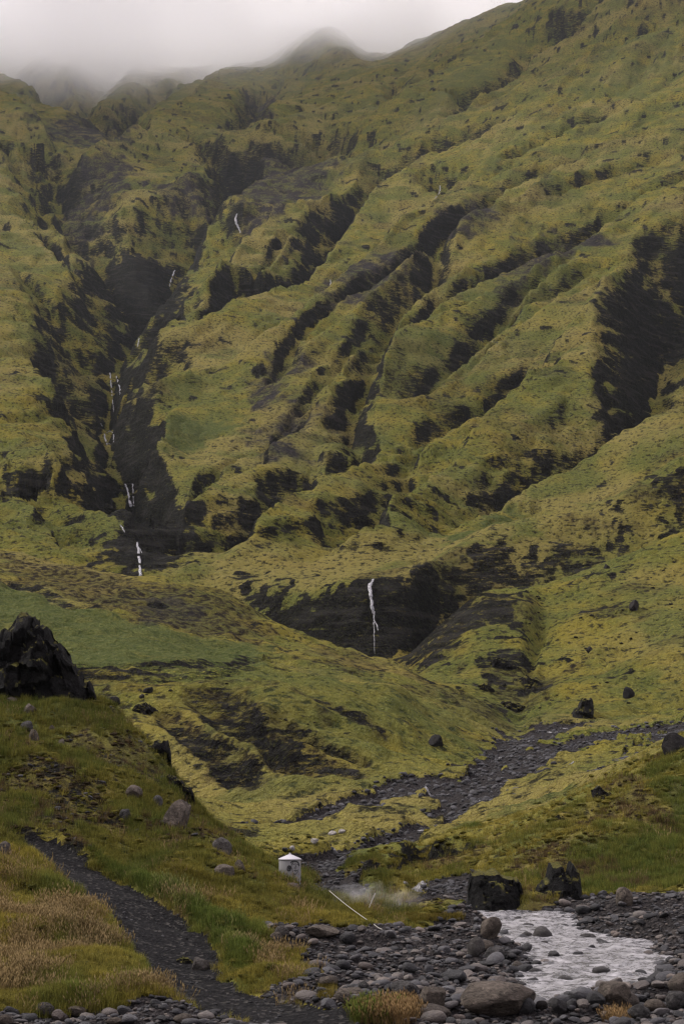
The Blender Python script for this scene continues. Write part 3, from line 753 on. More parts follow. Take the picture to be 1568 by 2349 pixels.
class NT:
    def __init__(s, t):
        s.t = t

    def n(s, kind, **kw):
        nd = s.t.nodes.new('ShaderNode' + kind)
        for k, v in kw.items():
            if hasattr(nd, k) and k not in nd.inputs:
                setattr(nd, k, v)
            else:
                s.put(nd.inputs[k], v)
        return nd

    def put(s, sock, v):
        if isinstance(v, bpy.types.NodeSocket):
            s.t.links.new(v, sock)
        else:
            if isinstance(v, tuple) and len(v) == 3 and sock.type == 'RGBA':
                v = v + (1,)
            sock.default_value = v

    def pos(s):
        return s.n('NewGeometry').outputs['Position']

    def attr(s, name):
        return s.n('Attribute', attribute_name=name)

    def noise(s, vec, scale, detail=3, rough=.55, dist=0.0):
        nd = s.t.nodes.new('ShaderNodeTexNoise')
        s.put(nd.inputs['Vector'], vec)
        nd.inputs['Scale'].default_value = scale
        nd.inputs['Detail'].default_value = detail
        nd.inputs['Roughness'].default_value = rough
        nd.inputs['Distortion'].default_value = dist
        return nd.outputs['Fac']

    def ramp(s, f, a, b, lo=0.0, hi=1.0):
        nd = s.t.nodes.new('ShaderNodeMapRange')
        nd.interpolation_type = 'SMOOTHSTEP'
        s.put(nd.inputs['Value'], f)
        for k, v in (('From Min', a), ('From Max', b), ('To Min', lo), ('To Max', hi)):
            s.put(nd.inputs[k], v)
        return nd.outputs['Result']

    def mix(s, f, a, b):
        nd = s.t.nodes.new('ShaderNodeMix')
        nd.data_type = 'RGBA'
        s.put(nd.inputs['Factor'], f)
        s.put(nd.inputs['A'], a)
        s.put(nd.inputs['B'], b)
        return nd.outputs['Result']

    def math(s, op, a, b=0.0, c=None):
        nd = s.t.nodes.new('ShaderNodeMath')
        nd.operation = op
        s.put(nd.inputs[0], a)
        s.put(nd.inputs[1], b)
        if c is not None:
            s.put(nd.inputs[2], c)
        return nd.outputs[0]

    def scale_vec(s, v, xyz):
        nd = s.t.nodes.new('ShaderNodeVectorMath')
        nd.operation = 'MULTIPLY'
        s.put(nd.inputs[0], v)
        nd.inputs[1].default_value = xyz
        return nd.outputs[0]

    def bump(s, h, strength, dist):
        nd = s.t.nodes.new('ShaderNodeBump')
        s.put(nd.inputs['Height'], h)
        nd.inputs['Strength'].default_value = strength
        nd.inputs['Distance'].default_value = dist
        return nd.outputs['Normal']

    def bsdf(s, col, rough=.9, spec=.25, normal=None, **kw):
        nd = s.t.nodes.new('ShaderNodeBsdfPrincipled')
        s.put(nd.inputs['Base Color'], col)
        s.put(nd.inputs['Roughness'], rough)
        s.put(nd.inputs['Specular IOR Level'], spec)
        if normal is not None:
            s.put(nd.inputs['Normal'], normal)
        for k, v in kw.items():
            s.put(nd.inputs[k], v)
        o = s.t.nodes.new('ShaderNodeOutputMaterial')
        s.t.links.new(nd.outputs[0], o.inputs['Surface'])
        return nd


def ground_material(name, near):
    m, t = mat(name)
    p = t.pos()
    a = t.n('SeparateColor', Color=t.attr('mask_a').outputs['Color'])
    b = t.n('SeparateColor', Color=t.attr('mask_b').outputs['Color'])
    rock, heath, green = a.outputs[0], a.outputs[1], a.outputs[2]
    gravel, scree, dry = b.outputs[0], b.outputs[1], b.outputs[2]
    big = t.noise(p, .012, 3)
    med = t.noise(p, .09, 4)
    tus = t.noise(p, .75 if not near else 2.2, 4, .65)
    fine = t.noise(p, 2.0 if not near else 9.0, 3, .7)
    strata = t.noise(t.scale_vec(p, (.22, .22, 1.05) if not near else (.8, .8, 2.2)), 1.0, 8, .76)
    moss = t.mix(t.ramp(med, .40, .60), (0.1596, 0.1352, 0.0257), (0.0974, 0.1035, 0.0230))
    moss = t.mix(t.ramp(big, .45, .60), moss, (0.1690, 0.1438, 0.0459))
    hue = t.noise(t.scale_vec(p, (.03, .02, .05) if not near else (.25, .2, .3)), 1.0, 5, .6, .4)
    moss = t.mix(t.ramp(hue, .48, .62, 0.0, .85), moss, (0.0783, 0.0920, 0.0243))
    moss = t.mix(t.ramp(hue, .46, .32, 0.0, .55), moss, (0.1825, 0.1409, 0.0406))
    moss = t.mix(t.ramp(fine, .50, .75), moss, (0.2232, 0.1984, 0.0459))
    moss = t.mix(t.ramp(t.math('ADD', tus, t.math('MULTIPLY', strata, .5)), .745, .59), moss, (.022, .021, .012))
    grn = t.mix(t.ramp(tus, .35, .65), (0.0386, 0.0515, 0.0155), (0.0772, 0.0875, 0.0257))
    grn = t.mix(t.ramp(fine, .45, .75), grn, (0.1030, 0.1158, 0.0360))
    c = t.mix(t.math('MULTIPLY', green, t.ramp(med, .2, .5, .55, 1.0)), moss, grn)
    dr = t.mix(t.ramp(fine, .4, .65), (0.0987, 0.0644, 0.0257), (0.1802, 0.1201, 0.0515))
    c = t.mix(t.math('MULTIPLY', dry, .75), c, dr)
    he = t.mix(t.ramp(tus, .38, .62), (0.0145, 0.0112, 0.0086), (0.0515, 0.0356, 0.0198))
    c = t.mix(t.math('MULTIPLY', heath, t.ramp(tus, .62, .38, .35, 1.0)), c, he)
    sr = t.mix(t.ramp(tus, .35, .7), (0.0172, 0.0158, 0.0165), (0.0363, 0.0323, 0.0310))
    mossgrip = t.ramp(fine, .52, .66)
    c = t.mix(t.math('MULTIPLY', scree, t.ramp(t.math('ADD', med, t.math('MULTIPLY', tus, .6)), .98, .72, .30, 1.0)), c, sr)
    rk = t.mix(t.ramp(tus, .35, .7), (.004, .004, .0042), (.014, .0135, .013))
    rk = t.mix(t.ramp(t.noise(t.scale_vec(p, (.06, .06, .42) if not near else (.5, .5, 3)), 1.0, 6, .72), .50, .62, 0.0, .65), rk, (.032, .030, .028))
    rk = t.mix(t.math('MULTIPLY', mossgrip, .55), rk, (.045, .046, .014))
    edge = t.math('ADD', rock, t.math('MULTIPLY', t.math('SUBTRACT', strata, .5), 3.4))
    edge = t.math('ADD', edge, t.math('MULTIPLY', t.math('SUBTRACT', tus, .5), .8))
    c = t.mix(t.ramp(edge, .42, .64), c, rk)
    gv = t.mix(t.ramp(fine, .35, .7), (.011, .0105, .011), (.048, .043, .041))
    c = t.mix(t.ramp(t.math('ADD', gravel, t.math('MULTIPLY', t.math('SUBTRACT', tus, .5), .5)), .42, .58), c, gv)
    hgt = t.math('ADD', t.math('MULTIPLY', tus, 1.0), t.math('MULTIPLY', fine, .45))
    nrm = t.bump(hgt, 1.0, 2.4 if not near else .45)
    t.bsdf(c, .95, .03, nrm)
    return m


def path_material():
    m, t = mat('path_gravel')
    p = t.pos()
    v = t.n('TexVoronoi', Scale=11.0)
    t.put(v.inputs['Vector'], t.scale_vec(p, (1, 1, 1.4)))
    f = t.noise(p, 5, 4, .7)
    c = t.mix(t.ramp(f, .35, .7), (.0045, .0045, .0048), (.012, .0115, .0115))
    sp = t.n('SeparateColor', Color=v.outputs['Color'])
    c = t.mix(t.ramp(sp.outputs[0], .86, .95), c, (.035, .033, .03))
    nrm = t.bump(t.math('ADD', v.outputs['Distance'], f), .8, .06)
    t.bsdf(c, .95, .05, nrm)
    return m


M_FAR = ground_material('mountain_turf', False)
M_NEAR = ground_material('near_turf', True)
M_PATH = path_material()

# ------------------------------------------------------------------ terrain meshes
def new_obj(name, me, parent=None, mats=()):
    o = bpy.data.objects.new(name, me)
    COL.objects.link(o)
    if parent is not None:
        o.parent = parent
    for m_ in mats:
        me.materials.append(m_)
    return o


def mesh_np(name, verts, faces, smooth=True):
    """faces: (n, 3) or (n, 4) index array"""
    me = bpy.data.meshes.new(name)
    verts = np.asarray(verts, np.float32)
    faces = np.asarray(faces, np.int32)
    n, k = faces.shape
    me.vertices.add(len(verts))
    me.vertices.foreach_set('co', verts.ravel())
    me.loops.add(n * k)
    me.loops.foreach_set('vertex_index', faces.ravel())
    me.polygons.add(n)
    me.polygons.foreach_set('loop_start', np.arange(0, n * k, k, dtype=np.int32))
    me.polygons.foreach_set('loop_total', np.full(n, k, np.int32))
    me.update(calc_edges=True)
    if smooth:
        me.polygons.foreach_set('use_smooth', np.ones(n, bool))
    me.validate()
    return me


def build_terrain():
    V = np.stack([GX, GY, ZF], -1).reshape(-1, 3)
    A = np.stack([ROCK, HEATH, GREEN, np.ones_like(ROCK)], -1).reshape(-1, 4).astype(np.float32)
    B = np.stack([GRAVEL, SCREE, DRY, np.ones_like(ROCK)], -1).reshape(-1, 4).astype(np.float32)
    ii, jj = np.meshgrid(np.arange(ND - 1), np.arange(NU - 1), indexing='ij')
    v0 = ii * NU + jj
    F = np.stack([v0, v0 + 1, v0 + NU + 1, v0 + NU], -1)

    def fc(m_):
        return .25 * (m_[:-1, :-1] + m_[1:, :-1] + m_[:-1, 1:] + m_[1:, 1:])
    dirt = fc(DIRT) > .5
    grav = (fc(GRAVEL) > .5) & ~dirt
    fd = fc(GY)
    crest = np.interp(.5 * (U[1:] + U[:-1]), [-.36, -.22, 0.02, .07, .1, .13, .22, .36], [352, 345, 285, 262, 248, 250, 240, 255])[None, :]
    mount = (fd > crest) & ~grav
    nearh = (fd < 98) & ~dirt & ~grav
    valley = ~(dirt | grav | mount | nearh)
    for name, sel, mt in (('mountain', mount, M_FAR), ('valley_hill', valley, M_FAR), ('ground', nearh, M_NEAR), ('river_bed', grav, M_NEAR), ('footpath', dirt, M_PATH)):
        f = F[sel]
        used, inv = np.unique(f.ravel(), return_inverse=True)
        me = mesh_np(name, V[used], inv.reshape(-1, 4))
        for an, arr in (('mask_a', A), ('mask_b', B)):
            at = me.color_attributes.new(an, 'FLOAT_COLOR', 'POINT')
            at.data.foreach_set('color', arr[used].ravel())
        o = new_obj(name, me, None, [mt])
        o['kind'] = 'structure'


build_terrain()

# ------------------------------------------------------------------ air: even haze, and the cloud lying on the summit
def box_obj(name, x0, x1, y0, y1, z0, z1):
    v = [(x, y, z) for x in (x0, x1) for y in (y0, y1) for z in (z0, z1)]
    f = [(0, 1, 3, 2), (4, 6, 7, 5), (0, 4, 5, 1), (2, 3, 7, 6), (0, 2, 6, 4), (1, 5, 7, 3)]
    me = bpy.data.meshes.new(name)
    me.from_pydata(v, [], f)
    me.update()
    return new_obj(name, me)


def volume_mat(name):
    m = bpy.data.materials.new(name)
    m.use_nodes = True
    m.node_tree.nodes.clear()
    t = NT(m.node_tree)
    v = t.n('VolumePrincipled')
    o = t.n('OutputMaterial')
    m.node_tree.links.new(v.outputs[0], o.inputs['Volume'])
    return m, t, v


hz = box_obj('haze', -1080, 1080, -20, 2700, -3, max(float(ZF.max()) + 25, 1350.0))
m, t, v = volume_mat('air')
v.inputs['Color'].default_value = (.84, .92, 1.0, 1)
v.inputs['Density'].default_value = 0.000015
v.inputs['Anisotropy'].default_value = 0.2
hz.data.materials.append(m)
hz['kind'] = 'stuff'
hz['label'] = 'thin grey haze hanging in the valley air'
hz['category'] = 'haze'

cl = box_obj('cloud', -1000, 480, 1500, 2480, 900, 1330)
m, t, v = volume_mat('cloud_vapour')
v.inputs['Color'].default_value = (1, 1, 1, 1)
sx = t.n('SeparateXYZ', Vector=t.pos())
n1 = t.noise(t.scale_vec(t.pos(), (1, .6, 1.3)), .0052, 4, .55)
base = t.math('ADD', t.math('MULTIPLY', sx.outputs['X'], .19), 1118.0)
hgt = t.math('SUBTRACT', sx.outputs['Z'], base)
hgt = t.math('ADD', hgt, t.math('MULTIPLY', t.math('SUBTRACT', n1, .5), 260.0))
den = t.math('ADD', t.ramp(hgt, -80.0, 70.0, 0.0, .019), t.ramp(hgt, -260.0, 0.0, 0.0, .0009))
edge = t.math('MULTIPLY', t.ramp(sx.outputs['Y'], 1500.0, 1850.0), t.ramp(sx.outputs['X'], 480.0, 200.0))
t.put(v.inputs['Density'], t.math('MULTIPLY', den, edge))
v.inputs['Anisotropy'].default_value = 0.62
cl.data.materials.append(m)
cl['kind'] = 'stuff'
cl['label'] = 'low white cloud covering the mountain top'
cl['category'] = 'cloud'

# ------------------------------------------------------------------ things: shared helpers
def tag(o, label, cat, group=None):
    o['label'] = label
    o['category'] = cat
    if group:
        o['group'] = group
    return o


def spread(px0, px1, d):
    return abs(px1 - px0) * K * d * 1.02


def noise3(v, s):
    """Cheap 3-D noise from three planar ones, for small meshes."""
    x, y, z = v[:, 0], v[:, 1], v[:, 2]
    return (noise(x + .37 * z, y - .21 * z, s) + noise(y + .31 * x, z - .17 * x, s + 1) + noise(z - .27 * y, x + .33 * y, s + 2)) / 1.8


def ico(sub):
    bm = bmesh.new()
    bmesh.ops.create_icosphere(bm, subdivisions=sub, radius=1)
    v = np.array([p.co[:] for p in bm.verts])
    f = np.array([[q.index for q in p.verts] for p in bm.faces])
    bm.free()
    return v, f


_ico = {k: ico(k) for k in (2, 3, 4, 5)}


def rock_mesh(name, seed, sub=3, planes=7, lump=.22, angular=.8, fine=.03):
    """Boulder filling the unit box: a lumpy ball cut by flat faces."""
    v, f = _ico[sub]
    v = v.copy()
    r = np.random.default_rng(seed)
    v *= (1 + lump * noise3(v * .9, seed * 7 % 97))[:, None]
    for _ in range(planes):
        n = r.normal(size=3)
        n /= np.linalg.norm(n)
        c = r.uniform(.55, .95) if angular > .5 else r.uniform(.75, 1.0)
        d = v @ n
        over = np.maximum(d - c, 0)
        v -= (over * (.92 if angular > .5 else .7))[:, None] * n[None, :]
    v *= (1 + 1.6 * fine * noise3(v * 2.6, seed % 89 + 11) + fine * noise3(v * 6, seed % 83 + 31))[:, None]
    if angular > .5 and sub > 2:                          # weathered ledges
        v[:, 2] += .03 * np.round(noise3(v * 1.7, seed % 71) * 4) / 4
    lo, hi = v.min(0), v.max(0)
    v = (v - lo) / (hi - lo) - .5
    me = mesh_np(name, v, f, True)
    me.set_sharp_from_angle(angle=math.radians(32 if angular > .5 else 45))
    return me


def rock_material(name, lo, hi, tint, moss=0.0, wet=0.0, scale=3.0, world=False):
    m, t = mat(name)
    tc = t.n('TexCoord')
    p = tc.outputs['Object'] if not world else t.pos()
    rnd = t.n('ObjectInfo').outputs['Random']
    off = t.n('VectorMath', operation='ADD')
    t.put(off.inputs[0], p)
    cx = t.n('CombineXYZ')
    for k in range(3):
        t.put(cx.inputs[k], t.math('MULTIPLY', rnd, 37.0 * (k + 1)))
    t.put(off.inputs[1], cx.outputs[0])
    p = off.outputs[0]
    a = t.noise(p, scale, 5, .62)
    b = t.noise(p, scale * 7, 4, .7)
    c = t.mix(t.ramp(a, .32, .68), lo, hi)
    c = t.mix(t.ramp(rnd, .35, .95, 0.0, .7), c, tint)
    e = t.noise(p, scale * 2.6, 6, .72, .6)
    c = t.mix(t.ramp(e, .54, .68, 0.0, .55), c, tuple(min(1, x * 1.9) for x in hi))
    c = t.mix(t.ramp(e, .47, .36, 0.0, .85), c, tuple(x * .4 for x in lo))
    c = t.mix(t.ramp(b, .48, .30, 0.0, .7), c, tuple(x * .45 for x in lo))
    if moss:
        nz = t.n('SeparateXYZ', Vector=t.n('NewGeometry').outputs['Normal']).outputs['Z']
        mm = t.ramp(t.math('ADD', nz, t.math('MULTIPLY', t.math('SUBTRACT', a, .5), 1.6)), 1.05 - moss, 1.35 - moss)
        c = t.mix(mm, c, t.mix(t.ramp(b, .4, .6), (.055, .056, .014), (.105, .092, .020)))
    h = t.math('ADD', t.math('MULTIPLY', e, 1.2), t.math('MULTIPLY', b, .5))
    t.bsdf(c, .88 - .40 * wet, .10 + .30 * wet, t.bump(h, .9, .08 if not world else .6))
    return m


M_GREY = rock_material('grey_basalt', (.022, .0215, .021), (.070, .066, .063), (.074, .060, .048))
M_TAN = rock_material('tan_basalt', (.038, .032, .026), (.104, .086, .070), (.080, .068, .056))
M_DARK = rock_material('dark_basalt', (.006, .006, .006), (.018, .017, .016), (.022, .018, .016))
M_WET = rock_material('wet_basalt', (.007, .007, .0075), (.024, .023, .024), (.034, .029, .026), 0, .6)
M_MOSSY = rock_material('mossy_basalt', (.005, .005, .005), (.016, .015, .014), (.016, .014, .013), .50)
M_CRAG = rock_material('crag_basalt', (.004, .004, .004), (.013, .0125, .012), (.012, .012, .012), .44, 0, .9, True)
M_OUT = rock_material('outcrop_basalt', (.004, .004, .004), (.014, .013, .012), (.014, .013, .012), .52, 0, .6, True)
M_PALE = rock_material('pale_stone', (.20, .19, .18), (.34, .32, .30), (.30, .28, .25))
STYLE = {'g': M_GREY, 't': M_TAN, 'd': M_DARK, 'w': M_WET, 'm': M_MOSSY, 'p': M_PALE}


def place_rock(name, box, style, seed, dmin, dmax, label, cat='rock', group=None, sink=.16, sub=4, deep=.85, rounded=False, z=None, tilt=0.0):
    x0, y0, x1, y1 = box
    if z is None:
        h = hit((x0 + x1) / 2, y1 - .10 * (y1 - y0), dmin, dmax)
    else:
        q = flat((x0 + x1) / 2, y1 - .1 * (y1 - y0), z)
        h = np.array([q[0], q[1], z])
    W, H = spread(x0, x1, h[1]), spread(y0, y1, h[1])
    me = rock_mesh(name, seed, sub, 4 if rounded else 9, .22, .3 if rounded else .9)
    o = new_obj(name, me, None, [STYLE[style]])
    o.scale = (W, W * deep, H / (1 - sink))
    o.rotation_euler = (0, tilt, 0)
    o.location = (h[0], h[1], h[2] + H * .5 - sink * H * .5)
    tag(o, label, cat, group)
    return o


# ------------------------------------------------------------------ crags with their own skyline
from mathutils import noise as mnoise

def crag(name, prof, base, d, thick, label, seed=1, lean=.15, mat_=None, cat='crag', rug=1.0):
    """prof: skyline points (px, py); base: (py at left, py at right); d: distance of the face."""
    px = np.array([p[0] for p in prof], float)
    py = np.array([p[1] for p in prof], float)
    n = max(28, int((px[-1] - px[0]) / 3.0))
    s = np.linspace(px[0], px[-1], n)
    top = np.interp(s, px, py)
    top = top + (noise(s / 9.0, s * 0 + seed, seed) * .06 + noise(s / 27.0, s * 0 + seed, seed + 3) * .08) * rug * (max(base) - py.min())
    bot = np.interp(s, [px[0], px[-1]], base) + 14
    # one solid mass: steep broken front, rounded back, fractured into blocks
    fr = 16 if (px[-1] - px[0]) < 90 else 26
    sec = [(-1.0 + .10 * (k / (fr - 1)) ** 3, .96 * k / (fr - 1)) for k in range(fr)] + [(-.62, 1.0), (-.25, 1.03), (.15, 1.02), (.5, .93), (.8, .75), (1.0, .5), (1.2, .2), (1.3, -.05), (.2, -.08)]
    rows = len(sec)
    n = max(30, int((px[-1] - px[0]) / (2.2 if fr == 16 else 3.2)))
    s = np.linspace(px[0], px[-1], n)
    top, bot = np.interp(s, np.linspace(px[0], px[-1], len(top)), top), np.interp(s, np.linspace(px[0], px[-1], len(bot)), bot)
    hmax = max(bot - top) * K * d
    V = np.zeros((n, rows, 3))
    off = Vector((seed * 7.3, seed * 3.1, seed * 5.7))
    for i in range(n):
        u, et = sight(s[i], top[i])
        zb = CAMZ + sight(s[i], bot[i])[1] * d
        hh = max(CAMZ + et * d - zb, .05)
        e = math.sin(math.pi * min(max((i + .5) / n, 0.02), .98)) ** .45
        for k, (sy_, sz_) in enumerate(sec):
            p = Vector((u * d, d + thick * e * .5 * sy_ + lean * hh * max(sz_, 0), zb + hh * sz_))
            g = p / hmax + off
            w1 = mnoise.noise(g * 2.0) * .35
            c1 = mnoise.cell(Vector((g.x * 3.1 + w1, g.y * 2.2, g.z * 2.3 + w1)))
            c2 = mnoise.cell(Vector((g.x * 7.3 + w1 * 2, g.y * 5.2, g.z * 6.1 - w1 * 2)))
            f1 = mnoise.fractal(g * 3.0, 1.0, 2.1, 5)
            o_ = rug * hmax * (.10 * (c1 - .5) + .06 * (c2 - .5) + .085 * f1)
            nx_ = .35 * mnoise.noise(g * 5.0 + off)
            V[i, k] = (p.x + o_ * nx_, p.y + o_ * (-1 if sy_ < 0 else .8), p.z + (o_ * .35 if sz_ > .5 else 0))
    V = V.reshape(-1, 3)
    F = [(i * rows + k, i * rows + (k + 1) % rows, (i + 1) * rows + (k + 1) % rows, (i + 1) * rows + k) for i in range(n - 1) for k in range(rows)]
    me = mesh_np(name, V, F, True)
    bm = bmesh.new()
    bm.from_mesh(me)
    bm.verts.ensure_lookup_table()
    bm.faces.new([bm.verts[k] for k in range(rows)][::-1])
    bm.faces.new([bm.verts[(n - 1) * rows + k] for k in range(rows)])
    bmesh.ops.recalc_face_normals(bm, faces=bm.faces)
    bm.to_mesh(me)
    bm.free()
    me.set_sharp_from_angle(angle=math.radians(30))
    o = new_obj(name, me, None, [mat_ or M_CRAG])
    tag(o, label, cat)
    return o


crag('crag', [(-60, 1500), (-20, 1470), (0, 1462), (20, 1430), (48, 1405), (67, 1411), (87, 1430), (106, 1444), (118, 1461), (157, 1486), (165, 1517), (180, 1535), (196, 1550), (212, 1566), (221, 1600), (222, 1614)], (1640, 1628), 74.5, 5.0, 'big black craggy outcrop with mossy crest at the left edge', 3)
crag('crag', [(330, 1716), (338, 1704), (360, 1700), (384, 1698), (391, 1725), (396, 1768)], (1745, 1778), 70.5, 1.6, 'squarish dark crag with mossy top on the left hillside crest', 8)
crag('crag', [(372, 1776), (388, 1776), (404, 1788), (425, 1802), (444, 1816), (447, 1842)], (1806, 1848), 68.5, 1.3, 'low black crag below the squarish one on the hillside crest', 11)
crag('river_crag', [(1073, 2040), (1078, 2004), (1100, 2000), (1137, 1999), (1150, 2006), (1184, 2017), (1195, 2027), (1200, 2062)], (2098, 2096), 59.0, 3.4, 'broad black rock block with mossy top at the head of the pool', 15, .22, None, 'crag', .5)
crag('river_crag', [(1228, 2045), (1234, 2032), (1256, 2016), (1259, 1983), (1284, 1981), (1289, 1999), (1302, 2004), (1307, 1976), (1314, 1984), (1326, 1998), (1332, 2040)], (2096, 2082), 59.6, 3.0, 'jagged two-pronged black rock right of the broad block by the pool', 24, .22, None, 'crag', .5)

# ------------------------------------------------------------------ single rocks and boulders one can point at
SLOPE_ROCKS = [
    ((294, 1607, 366, 1645), 'm', 118, 300, 'largest dark boulder lying on the yellow shelf behind the crag'),
    ((328, 1578, 350, 1590), 'd', 118, 300, 'small dark boulder above the largest one on the yellow shelf'),
    ((319, 1594, 331, 1602), 'd', 118, 300, 'tiny dark boulder touching the top of the shelf boulder'),
    ((243, 1601, 275, 1617), 'd', 118, 300, 'low dark boulder nearest the big crag on the yellow shelf'),
    ((376, 1848, 436, 1903), 't', 50, 80, 'brown-grey block standing out of the left hillside below the low crag'),
    ((288, 1807, 327, 1834), 't', 50, 80, 'long pale-topped stone upslope of the brown-grey hillside block'),
    ((349, 1830, 373, 1853), 'g', 50, 80, 'grey stone just left of the brown-grey hillside block'),
    ((274, 1860, 301, 1877), 'g', 50, 80, 'small grey stone in the grass left of the brown-grey block'),
    ((486, 1930, 531, 1965), 'g', 50, 80, 'mossy grey rock heap on the slope left of the tank'),
    ((486, 1988, 537, 2010), 't', 48, 80, 'flat grey-brown slab in the grass below the rock heap'),
    ((536, 1978, 562, 2000), 't', 48, 80, 'upright tan stone between the flat slab and the tank'),
    ((652, 2029, 688, 2044), 't', 48, 80, 'dark ledge stone with pale top just below the tank'),
    ((441, 2203, 481, 2226), 'g', 25, 50, 'rounded grey stone at the edge of the footpath'),
    ((404, 2194, 446, 2215), 'm', 25, 50, 'mossy flat stone beside the rounded one on the footpath'),
    ((12, 1601, 40, 1613), 't', 50, 80, 'thin pale slab right under the big crag'),
    ((52, 1618, 84, 1638), 't', 50, 80, 'pale wedge stone right of the thin slab under the crag'),
    ((46, 1658, 76, 1678), 'g', 50, 80, 'long grey stone on the slope below the pale wedge'),
    ((66, 1679, 89, 1702), 't', 50, 80, 'leaning pale stone lowest of those under the crag'),
    ((112, 1666, 125, 1678), 't', 50, 80, 'small pale stone on dark soil below the crag'),
    ((132, 1698, 148, 1712), 't', 50, 80, 'small square pale stone right of the leaning one'),
    ((-6, 1937, 24, 1966), 'g', 30, 60, 'grey boulder at the left edge beside the path top'),
    ((1518, 1690, 1575, 1731), 'd', 60, 120, 'dark block on the crest of the right slope at the picture edge'),
    ((1358, 1798, 1414, 1836), 'm', 60, 120, 'low dark rocks along the crest of the right slope'),
    ((1272, 1867, 1306, 1886), 'm', 60, 120, 'small dark rock in the meadow below the crest rocks'),
    ((1125, 1506, 1201, 1541), 'm', 230, 400, 'dark outcrop highest in the hollow of the right hill'),
    ((1168, 1543, 1236, 1577), 'm', 230, 400, 'dark outcrop in the middle of the right hill hollow'),
    ((1092, 1562, 1136, 1591), 'm', 230, 400, 'dark outcrop leftmost in the right hill hollow'),
    ((1122, 1603, 1226, 1636), 'm', 225, 400, 'long dark outcrop lowest in the right hill hollow'),
    ((1303, 1588, 1361, 1655), 'm', 225, 400, 'tall dark outcrop with mossy cap above the upper stream'),
    ((1428, 1580, 1455, 1602), 'd', 225, 400, 'isolated dark boulder on the yellow slope right of the tall outcrop'),
    ((1442, 1380, 1466, 1400), 'd', 225, 400, 'isolated dark boulder high on the right hill'),
    ((1343, 1485, 1361, 1497), 'd', 225, 400, 'small dark boulder halfway up the right hill'),
    ((1383, 1295, 1398, 1305), 'd', 225, 420, 'small dark boulder on the skyline of the right hill'),
    ((982, 1690, 1016, 1712), 'd', 118, 260, 'dark boulder alone on the green flank of the middle hill'),
    ((1413, 2044, 1450, 2078), 't', 50, 75, 'brown-faced boulder at the foot of the right slope'),
    ((752, 1908, 772, 1916), 'p', 80, 140, 'low pale stone on the grass islet, middle of three'),
    ((776, 1904, 792, 1911), 'p', 80, 140, 'pale stone on the grass islet, right one of three'),
    ((712, 1926, 730, 1935), 'p', 80, 140, 'pale stone on the grass islet, left one of three'),
    ((664, 1942, 676, 1950), 'p', 70, 120, 'small pale stone right behind the tank'),
]
for i, (bx_, st, d0, d1, lab) in enumerate(SLOPE_ROCKS):
    if st == 'm':
        x0, y0, x1, y1 = bx_
        h = hit((x0 + x1) / 2, y1 - .15 * (y1 - y0), d0, d1)
        r_ = np.random.default_rng(500 + i)
        m_ = 9
        pk = r_.uniform(.25, .7)
        pr = [(x0 + (x1 - x0) * k / (m_ - 1), y0 + (y1 - y0) * min(.92, (1.25 * abs(k / (m_ - 1) - pk)) ** 1.3 + r_.uniform(0, .22))) for k in range(m_)]
        crag('outcrop', pr, (y1, y1), h[1] + .3 * spread(y0, y1, h[1]), 1.3 * spread(y0, y1, h[1]), lab, 60 + i, .3, M_OUT, 'rock')
        continue
    place_rock('rock', bx_, st, 40 + i, d0, d1, lab, 'rock', None, .34)

